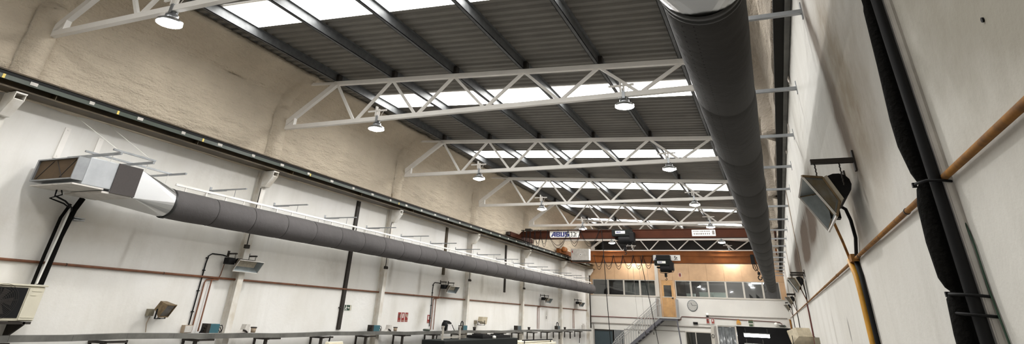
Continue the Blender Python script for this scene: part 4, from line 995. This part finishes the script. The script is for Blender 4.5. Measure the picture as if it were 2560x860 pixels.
mb = MB(); mb.tube([(-.58 + .09 * math.cos(a), cy2 - .35, 2.20 + .10 * math.sin(a)) for a in [PI / 2 + k * PI / 6 for k in range(11)]], .026, 8); mb.build('hook', M['black'], t)
mb = MB(); mb.tube([(-.84, cy2 - .36, 2.95), (-.83, cy2 - .36, 2.66), (-.74, cy2 - .36, 2.52), (-.62, cy2 - .36, 2.60), (-.66, cy2 - .36, 2.80), (-.74, cy2 - .36, 2.9)], .024, 8); mb.build('cable_loop', M['black'], t)
# pendant cables
def pendant(pts, r, label):
    t = thing('pendant_cable', label, 'cable', (pts[-1][0], pts[-1][1], pts[-1][2]))
    MB().tube(pts, r, 8).build('cable', M['black'], t)
    p = pts[-1]; mb = MB(); mb.cbox((p[0], p[1], p[2] - .12), (.09, .08, .26)); mb.build('push_button_control', M['darksteel'], t)
pendant([(-7.05, 27.75, 3.64), (-7.0, 27.75, 3.0), (-6.93, 27.75, 1.0), (-6.80, 27.74, -1.5)], .016, 'black pendant cable hanging from the nearer crane, crossing the left office windows')
pendant([(-6.75, 35.2, 3.2), (-6.55, 35.2, 1.9), (-6.30, 35.2, .4), (-6.05, 35.2, -1.4)], .017, 'black pendant cable hanging from the farther crane, crossing the stair railing')
for k, (x, lab) in enumerate(((-7.42, 'left'), (-7.05, 'middle'), (-6.6, 'right'))):
    t = thing('pull_rope', 'thin grey rope hanging in front of the left office windows, %s of three' % lab, 'rope', (x, 36.5, -.6))
    MB().tube([(x - .05, 36.5, 2.90), (x, 36.5, 1.0), (x + .06, 36.5, -.5)], .008, 6).build('rope', M['pipe_grey'], t)
    MB().tube([(x + .06, 36.5, -.5), (x + .065, 36.5, -.62)], .02, 8).build('grip', M['darksteel'], t)

# ------------------------------------------------------------------ back wall with office
mb = MB(); y0, y1 = YB, YB + .2
for (a, b, c, d) in ((XL, XR, -.04, 1.42), (XL, -11.26, FL, -.04), (-9.31, -5.47, FL, -.04), (-11.26, -9.31, -.55, -.04), (-5.47, -3.96, -.45, -.04),
                     (-5.47, -3.96, FL, -1.6), (-3.96, -3.55, FL, -.04), (0.55, XR, FL, -.04)): mb.box(a, b, y0, y1, c, d)
struct('wall_back', mb, M['wall_b'])
mb = MB(); x = XL + .01
seams = [XL + .01, -10.72, -9.75, -8.83, -7.9, -6.9, -5.95, -4.9, -3.81, -2.77, -1.72, -.68, .30, XR]
for a, b in zip(seams, seams[1:]): mb.box(a + .006, b - .006, YB - .03, YB + .1, 2.37, 3.75)
mb.box(XL + .01, XR, YB - .01, YB + .1, 2.40, 3.74); mb.box(XL + .01, -11.30, YB - .03, YB + .1, 1.43, 2.365); mb.box(.33, XR, YB - .03, YB + .1, 1.43, 2.365)
mb.box(-6.84, -6.70, YB - .05, YB + .1, .29, 2.365); mb.box(-5.98, -5.86, YB - .05, YB + .1, .29, 2.365)
struct('wall_back_upper', mb, M['wood'])
struct('trim_1', MB().box(-7.06, -6.85, YB - .14, YB - .035, 1.40, 3.74), M['alu'])
struct('trim_2', MB().box(XL, XR, YB - .04, YB + .02, 1.385, 1.425), M['alu'])
wx = [(-11.28, -10.22), (-10.22, -9.16), (-9.16, -8.10), (-8.10, -7.08)] + [(-5.84, -4.87), (-4.87, -3.81), (-3.81, -2.76), (-2.76, -1.73), (-1.73, -.63), (-.63, .33)]
for k, (a, b) in enumerate(wx):
    mb = MB(); z0, z1 = 1.43, 2.365
    mb.box(a, a + .05, YB - .02, YB + .05, z0, z1); mb.box(b - .05, b, YB - .02, YB + .05, z0, z1); mb.box(a + .05, b - .05, YB - .02, YB + .05, z0, z0 + .04); mb.box(a + .05, b - .05, YB - .02, YB + .05, z1 - .04, z1)
    f = struct('window_%d' % (k + 1), mb, M['alu'])
    MB().box(a + .05, b - .05, YB + .01, YB + .016, z0 + .04, z1 - .04).build('glass_pane', M['glass'], f)
    if k in (2, 3): MB().box(a + .055, b - .055, YB + .06, YB + .075, z0 + .04, z1 - .18).build('roller_blind', M['blind'], f)
# office room
struct('floor_office', MB().box(XL, XR, YB + .2, 46, .10, .28), M['office_floor'])
mb = MB(); mb.box(XL, XR, 45.8, 46, .28, 3.7); mb.box(XL - .2, XL, YB + .2, 46, .28, 3.7); mb.box(XR, XR + .2, YB + .2, 46, .28, 3.7); mb.box(-6.9, -6.8, YB + .2, 45.8, .28, 3.6)
struct('wall_office', mb, M['office_dark'])
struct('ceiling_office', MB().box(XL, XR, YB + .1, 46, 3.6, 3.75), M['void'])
# unlit void above the office, its darkness put into the sheet colour
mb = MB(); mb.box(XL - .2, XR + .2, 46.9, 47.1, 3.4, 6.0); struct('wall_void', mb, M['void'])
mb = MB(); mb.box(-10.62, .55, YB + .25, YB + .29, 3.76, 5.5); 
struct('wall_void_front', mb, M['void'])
# office contents
for k, (a, b, z) in enumerate(((-5.25, -4.75, 1.62), (-4.45, -3.65, 1.72), (-3.6, -2.85, 1.72))):
    t = thing('storage_box', 'pale storage box on the office shelf behind the glass, %s of three' % ('left', 'middle', 'right')[k], 'box', ((a + b) / 2, 42.2, 1.30))
    MB().box(a, b, 42.0, 42.5, 1.302, z).build('carton', M['cardboard'], t)
    MB().box(a - .01, b + .01, 41.99, 42.51, z + .001, z + .04).build('lid', M['cardboard'], t)
t = thing('shelf', 'low grey office shelf behind the right-hand office windows', 'shelf', (-4, 42.25, .28))
MB().box(-5.4, -2.6, 41.95, 42.6, 1.26, 1.30).build('shelf_board', M['alu'], t)
for x in (-5.35, -2.65):
    for y in (42.0, 42.55): MB().box(x - .025, x + .025, y - .025, y + .025, .28, 1.26).build('leg', M['alu'], t)
for k, (x, r) in enumerate(((-1.35, .3), (-.95, -.4))):
    t = thing('office_chair', 'dark office chair behind the rightmost windows, %s of two' % ('left', 'right')[k], 'chair', (x, 42.6, .28))
    bk = MB(); bk.prism([(x - .12, 42.6, 1.2), (x - .16, 42.65, 1.75), (x + .02, 42.65, 1.6), (x + .16, 42.62, 1.3), (x + .14, 42.6, 1.2)], (.0, .06, 0)); bk.build('backrest', M['black'], t)
    MB().box(x - .22, x + .22, 42.2, 42.6, .72, .79).build('seat', M['black'], t)
    MB().tube([(x, 42.4, .34), (x, 42.4, .72)], .03, 8).build('post', M['darksteel'], t)
    mb = MB()
    for q in range(5): mb.bar((x, 42.4, .33), (x + .25 * math.cos(q * 2 * PI / 5), 42.4 + .25 * math.sin(q * 2 * PI / 5), .295), .04, .03)
    mb.build('base', M['darksteel'], t)
def tube_light(x0, x1, y, z, h, label, par_m=M['white_plastic']):
    t = thing('tube_light', label, 'light', ((x0 + x1) / 2, y, z))
    MB().box(x0 - .04, x1 + .04, y - .06, y + .06, z + h + .001, z + h + .05).build('housing', par_m, t)
    mb = MB(); mb.box(x0, x1, y - .05, y + .05, z, z + h); mb.build('diffuser', M['tube'], t)
    mb = MB()
    for x in (x0 + .1, x1 - .1): mb.tube([(x, y, z + h + .05), (x, y, z + h + .3)], .006, 6)
    mb.build('hanger', M['alu'], t)
    return t
tube_light(-1.25, -.55, 42.3, 2.30, .055, 'lit tube light inside the office behind the rightmost window')
for x, e in ((-2.6, 170), (-9.2, 2)):  # unseen fill lights, added to brighten the office interior
    la = bpy.data.lights.new('office_fill', 'AREA'); la.shape = 'RECTANGLE'; la.size = 1.4; la.size_y = .3; la.energy = e
    lo = bpy.data.objects.new('office_fill', la); C.objects.link(lo); lo.location = (x, 43.6, 3.5 + H)
# office door
t = MB().box(-6.70, -5.98, YB - .02, YB + .03, .30, 1.42); dr = struct('door_1', t, M['doorwood'])
mb = MB(); mb.box(-6.70, -6.58, YB - .02, YB + .03, 1.42, 2.22); mb.box(-6.10, -5.98, YB - .02, YB + .03, 1.42, 2.22); mb.box(-6.58, -6.10, YB - .02, YB + .03, 2.08, 2.22); mb.box(-6.70, -5.98, YB - .02, YB + .03, 2.22, 2.365); mb.build('door_frame', M['doorwood'], dr)
MB().box(-6.58, -6.10, YB, YB + .006, 1.42, 2.08).build('door_glass', M['glass'], dr)
mb = MB()
for x in (-6.58, -6.46, -6.34, -6.22, -6.10): mb.box(x - .004, x + .004, YB - .026, YB - .021, .34, 1.40)
mb.build('plank_groove', M['tan'], dr)
mb = MB(); mb.box(-6.06, -6.02, YB - .05, YB - .021, 1.30, 1.40); mb.tube([(-6.04, YB - .06, 1.35), (-6.14, YB - .07, 1.35)], .012, 6); mb.build('door_handle', M['black'], dr)

# landing and stair
t = thing('steel_stair', 'grey steel staircase with railing and landing leading up to the office door', 'staircase', (-7.6, 40.9, FL))
MB().box(-6.95, -5.70, 40.35, 41.44, .20, .275).build('landing', M['stair'], t)
MB().box(-6.97, -6.94, 40.36, 41.42, .28, 1.28).build('guard_panel', M['guard'], t)
MB().box(-5.76, -5.73, 40.36, 41.42, .28, 1.28).build('guard_panel', M['guard'], t)
mb = MB(); mb.box(-6.75, -5.8, 40.40, 41.4, .10, .199); mb.build('landing_frame', M['stringer'], t)
for x, y in ((-5.78, 40.42),):
    mb = MB(); mb.bar((x, y, .2), (x + .12, y, -1.0), .07, .07); mb.bar((x + .12, y, -1.0), (x + .12, y, FL), .07, .07); mb.box(x + .02, x + .22, y - .1, y + .1, FL, FL + .03); mb.build('post', M['stringer'], t)
sx = lambda z: -6.70 - (.17 - z) / .745
for y in (40.42, 41.36):
    MB().bar((sx(.17), y, .17), (sx(FL + .1), y, FL + .1), .05, .17).build('stringer', M['stringer'], t)
for k in range(15):
    z = .10 - .18 * k
    MB().box(sx(z) - .16, sx(z) + .12, 40.445, 41.335, z - .02, z + .015).build('tread', M['stair'], t)
for y in (40.42, 41.36):
    mb = MB(); e = .98
    mb.tube([(-6.93, y, 1.27), (sx(.17) - .2, y, 1.17), (sx(-2.0), y, -2.0 + e), (sx(-2.3), y, -2.5 + e), (sx(-2.3), y, -2.2)], .02, 8)
    mb.tube([(sx(.1), y, .98), (sx(-2.1), y, -2.1 + .86)], .014, 8); mb.build('handrail', M['stair'], t)
    for k in range(20):
        z = .08 - .115 * k
        MB().box(sx(z) - .012, sx(z) + .012, y - .008, y + .008, z + .08, z + .93).build('baluster', M['stair'], t)

# clock
t = thing('wall_clock', 'round grey wall clock under the office windows', 'clock', (-4.89, YB, .97))
MB().lathe([(1e-4, -.05), (.30, -.05), (.315, -.04), (.315, 0), (1e-4, 0)], (-4.89, YB, .97), 'Y', 40).build('case', M['slate'], t)
MB().disc((-4.89, YB - .053, .97), .285, 'Y', 40, .004).build('dial', M['clockface'], t)
mb = MB()
for k in range(12):
    a = k * PI / 6; mb.bar((-4.89 + .22 * math.sin(a), YB - .057, .97 + .22 * math.cos(a)), (-4.89 + .26 * math.sin(a), YB - .057, .97 + .26 * math.cos(a)), .004, .02, (math.cos(a), 0, -math.sin(a)))
mb.build('hour_marks', M['inkgrey'], t)
for nm_, a, L_, w in (('hour_hand', math.radians(-27), .17, .025), ('minute_hand', math.radians(86), .24, .02)):
    MB().bar((-4.89, YB - .062, .97), (-4.89 + L_ * math.sin(a), YB - .062, .97 + L_ * math.cos(a)), .004, w, (math.cos(a), 0, -math.sin(a))).build(nm_, M['ink'], t)

# pipes and fittings on the back wall
def bpipe(pts, r, m, label, cat='pipe'):
    solo('wall_pipe', MB().tube(pts, r, 8), m, label, cat)
yb = YB - .04
bpipe([(-11.5, yb, .17), (-7.1, yb, .17)], .022, M['pipe_red'], 'thin brown pipe on the back wall left of the stair landing')
bpipe([(-11.5, yb, -.20), (-6.4, yb, -.19), (-3.87, yb, -.17)], .030, M['pipe_grey'], 'thick grey pipe low across the back wall behind the stairs')
bpipe([(-9.3, yb, -.49), (-5.5, yb, -.44)], .018, M['pipe_grey'], 'thin grey pipe under the thick one on the back wall')
bpipe([(-5.95, yb, .16), (-5.72, yb, .16), (-5.66, yb, .20), (-5.66, yb, .30), (-5.60, yb, .345), (-4.2, yb, .335), (-.2, yb, .26), (.0, yb, .24), (.08, yb, .18), (.10, yb, .12)], .020, M['pipe_red'], 'dark red pipe on the back wall right of the stair landing')
bpipe([(-4.0, yb - .01, .46), (.45, yb - .01, .46)], .028, M['pipe_grey'], 'grey conduit above the dark red pipe on the back wall')
bpipe([(-4.66, yb, -.01), (-3.75, yb, -.02)], .010, M['pipe_grey'], 'short thin conduit by the small black box on the back wall')
bpipe([(-11.50, yb, 2.85), (-11.50, yb, 1.6), (-11.48, yb, -.5)], .05, M['darksteel'], 'dark vertical downpipe in the far left corner')
bpipe([(.58, yb - .06, .42), (.58, yb - .06, -.4), (.56, yb - .06, -2.69)], .05, M['pipe_or'], 'rusty vertical pipe in the far right corner')
bpipe([(-11.30, yb, -.25), (-11.27, yb, -.40), (-11.27, yb, -2.69)], .03, M['pipe_grey'], 'grey vertical pipe beside the dark blue door')
def bsign(name, x0, x1, z0, z1, m, marks, label, edge=True):
    t = thing(name, label, 'sign', ((x0 + x1) / 2, YB, z0))
    MB().box(x0, x1, YB - .05, YB - .035, z0, z1).build('plate', M['plate'] if edge else m, t)
    if edge: MB().box(x0 + .015, x1 - .015, YB - .054, YB - .0505, z0 + .015, z1 - .015).build('field', m, t)
    for nm_, poly, mm in marks: MB().prism([(x0 + (x1 - x0) * a, YB - .0545, z0 + (z1 - z0) * b) for a, b in poly], (0, -.003, 0)).build(nm_, mm, t)
bsign('fire_sign', -4.16, -3.97, .02, .30, M['red'], btn, 'red fire alarm sign above the lower window, left of the pair')
bsign('fire_sign', -3.87, -3.68, .02, .30, M['red'], ext, 'red fire extinguisher sign above the lower window, right of the pair')
bsign('fire_sign', -5.55, -5.37, 2.58, 2.80, M['red'], [('symbol', rect(.2, .7, .3, .8), M['pipe_red']), ('caption', rect(.75, .9, .15, .85), M['tan'])], 'small red sign on the wood panel above the office door')
bsign('exit_sign', -1.76, -1.46, .13, .335, M['olive'], [('symbol', rect(.1, .9, .2, .5), M['green'])], 'olive green exit sign over the dark doorway')
bsign('exit_sign', -1.74, -1.47, -.035, .11, M['olive'], [('symbol', [(.2, .1), (.8, .1), (.5, .8)], M['green'])], 'pale olive sign directly under the exit sign over the dark doorway')
t = thing('warning_sign', 'amber triangular warning sign over the strip curtain', 'sign', (-2.3, YB, .05))
MB().prism([(-2.43, YB - .05, .05), (-2.17, YB - .05, .05), (-2.19, YB - .05, .20), (-2.30, YB - .05, .35), (-2.41, YB - .05, .20)], (0, .012, 0)).build('plate', M['amber'], t)
MB().box(-2.38, -2.22, YB - .054, YB - .0505, .085, .12).build('caption', M['tan'], t)
t = thing('black_box_device', 'small black device on the back wall under the clock', 'device', (-4.82, YB, -.04))
MB().box(-4.95, -4.68, YB - .10, YB, -.05, .08).build('casing', M['black'], t); MB().box(-4.93, -4.84, YB - .12, YB - .1005, -.03, .06).build('lens', M['glass_dark'], t)
t = thing('siren', 'small white siren on the back wall left of the conduit', 'siren', (-4.06, YB, .46))
MB().lathe([(1e-4, 0), (.08, .0), (.08, .07), (.05, .12), (1e-4, .13)], (-4.06, YB - .09, .46), n=16).build('dome', M['siren'], t); MB().box(-4.13, -3.99, YB - .08, YB, .38, .459).build('base', M['darksteel'], t)
t = thing('globe_lamp', 'white round globe on the back wall at the right of the dark doorway', 'lamp', (-.22, YB, .16))
MB().lathe([(.10 * math.sin(a * PI / 8) + 1e-4, -.10 * math.cos(a * PI / 8)) for a in range(9)], (-.22, YB - .11, .14), n=20).build('globe', M['siren'], t); MB().box(-.27, -.17, YB - .03, YB, .09, .19).build('base', M['white_plastic'], t)
t = thing('emergency_light', 'dark emergency lamp unit on the back wall at the end of the red pipe', 'lamp', (.12, YB, .05))
mb = MB(); mb.prism([(-.10, YB - .14, .10), (-.02, YB - .14, .02), (.25, YB - .14, .0), (.32, YB - .14, .06), (.25, YB - .14, .12)], (0, .13, 0)); mb.build('casing', M['conductor'], t)
MB().box(-.0, .2, YB - .15, YB - .141, .03, .09).build('lens', M['darksteel'], t)

# lower openings of the back wall
f = struct('window_11', MB().box(-5.50, -5.44, YB - .03, YB + .1, -1.62, -.43).box(-3.99, -3.93, YB - .03, YB + .1, -1.62, -.43).box(-5.44, -3.99, YB - .03, YB + .1, -.48, -.43).box(-5.44, -3.99, YB - .03, YB + .1, -1.62, -1.57).box(-4.9, -4.85, YB - .02, YB + .05, -1.57, -.48), M['alu'])
MB().box(-5.44, -3.99, YB + .01, YB + .016, -1.57, -.48).build('glass_pane', M['glass'], f)
d = struct('door_2', MB().box(-11.24, -10.02, YB + .02, YB + .06, FL, -.57), M['bluedoor'])
mb = MB(); mb.box(-11.24, -10.02, YB - .02, YB + .019, -.62, -.57); mb.box(-10.06, -10.02, YB - .02, YB + .019, FL, -.62); mb.build('door_frame', M['darksteel'], d)
d = struct('door_3', MB().box(-9.97, -9.33, YB + .04, YB + .06, FL, -.56), M['bluedoor'])
mb = MB()
for k in range(7): mb.box(-9.95 + .09 * k, -9.91 + .09 * k, YB, YB + .03, FL, -.57)
mb.build('slat', M['guard'], d)
mb = MB(); mb.box(XL, XR, 47.5, 47.7, FL, .09); mb.box(XL - .2, XL, YB + .2, 47.5, FL, .09); mb.box(XR, XR + .2, YB + .2, 47.5, FL, .09); mb.box(-9.2, -9.1, YB + .2, 47.5, FL, .09); mb.box(-3.75, -3.65, YB + .2, 47.5, FL, .09)
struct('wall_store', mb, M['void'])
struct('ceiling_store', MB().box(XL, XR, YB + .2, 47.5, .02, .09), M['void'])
tube_light(-2.2, -.72, 43.8, -.60, .17, 'upper lit tube light inside the dark doorway at the bottom right')
tube_light(-2.2, -1.05, 43.6, -1.12, .12, 'lower lit tube light inside the dark doorway, cut by the bottom edge')
mb = MB(); mb.box(-2.56, -2.48, YB - .05, YB + .12, FL, -.06); struct('trim_3', mb, M['alu'])
t = thing('strip_curtain', 'grey glossy strip curtain hanging at the left of the dark doorway', 'curtain', (-3.05, YB, FL))
MB().box(-3.53, -2.57, YB + .02, YB + .06, -.10, -.05).build('rail', M['alu'], t)
for k in range(5):
    x = -3.43 + .195 * k
    mb = MB(); vs = []
    for z in (-.10, FL + .02):
        for j in range(7): vs.append((x - .095 + .0317 * j, YB + .04 + .035 * math.sin(j * PI / 6) * (-1 if k % 2 else 1), z))
    mb.add(vs, [(j, j + 1, 8 + j, 7 + j) for j in range(6)], True); o = mb.build('strip', M['strip'], t)
    md = o.modifiers.new('thick', 'SOLIDIFY'); md.thickness = .004
simple('door_post', [('post', MB().box(-3.93, -3.78, YB - .12, YB - .005, FL, -.10), M['alu']), ('conduit', MB().tube([(-3.68, YB - .05, -.08), (-3.68, YB - .05, FL)], .05, 10), M['pipe_grey']), ('hose', MB().tube([(-3.86 + .07 * math.cos(a * PI / 6), YB - .14, -.62 + .09 * math.sin(a * PI / 6)) for a in range(13)], .014, 6), M['darksteel'])],
       'pale post with conduit and small hose ring left of the strip curtain', 'post', (-3.85, YB - .06, FL))

# ------------------------------------------------------------------ world, camera, view
w = bpy.data.worlds.new('World'); bpy.context.scene.world = w; w.use_nodes = True
w.node_tree.nodes['Background'].inputs[0].default_value = (0.8, 0.88, 1, 1); w.node_tree.nodes['Background'].inputs[1].default_value = 0.3
R0 = [(0.9233, 0.3823, 0.0380), (-0.1584, 0.4689, -0.8690), (-0.3500, 0.7962, 0.4934)]
r = Vector(R0[0]).normalized(); fwd = Vector(R0[2]); fwd = (fwd - r * fwd.dot(r)).normalized(); up = r.cross(fwd)
cam = bpy.data.cameras.new('Camera'); co = bpy.data.objects.new('Camera', cam); C.objects.link(co)
mw = Matrix.Identity(4)
for i in range(3): mw[i][0] = r[i]; mw[i][1] = up[i]; mw[i][2] = -fwd[i]
mw[0][3], mw[1][3], mw[2][3] = 0, 0, H
co.matrix_world = mw
cam.sensor_width = 36; cam.lens = 36 * 1403 / 2560; cam.shift_x = (1280 - 1278) / 2560; cam.shift_y = (-8 - 430) / 2560
cam.clip_start = 0.05; cam.clip_end = 200
sc = bpy.context.scene; sc.camera = co
vs_ = sc.view_settings; sc.display_settings.display_device = 'sRGB'
vs_.view_transform = 'Standard'; vs_.look = 'None'; vs_.gamma = 1.0; vs_.exposure = 0.6; vs_.use_curve_mapping = False
cy_ = sc.cycles; cy_.use_denoising = True
try: cy_.denoiser = 'OPENIMAGEDENOISE'
except Exception: pass
cy_.max_bounces = 8; cy_.diffuse_bounces = 5; cy_.glossy_bounces = 4; cy_.sample_clamp_indirect = 6.0
for o in list(bpy.data.objects):
    if '_base' in o: del o['_base']
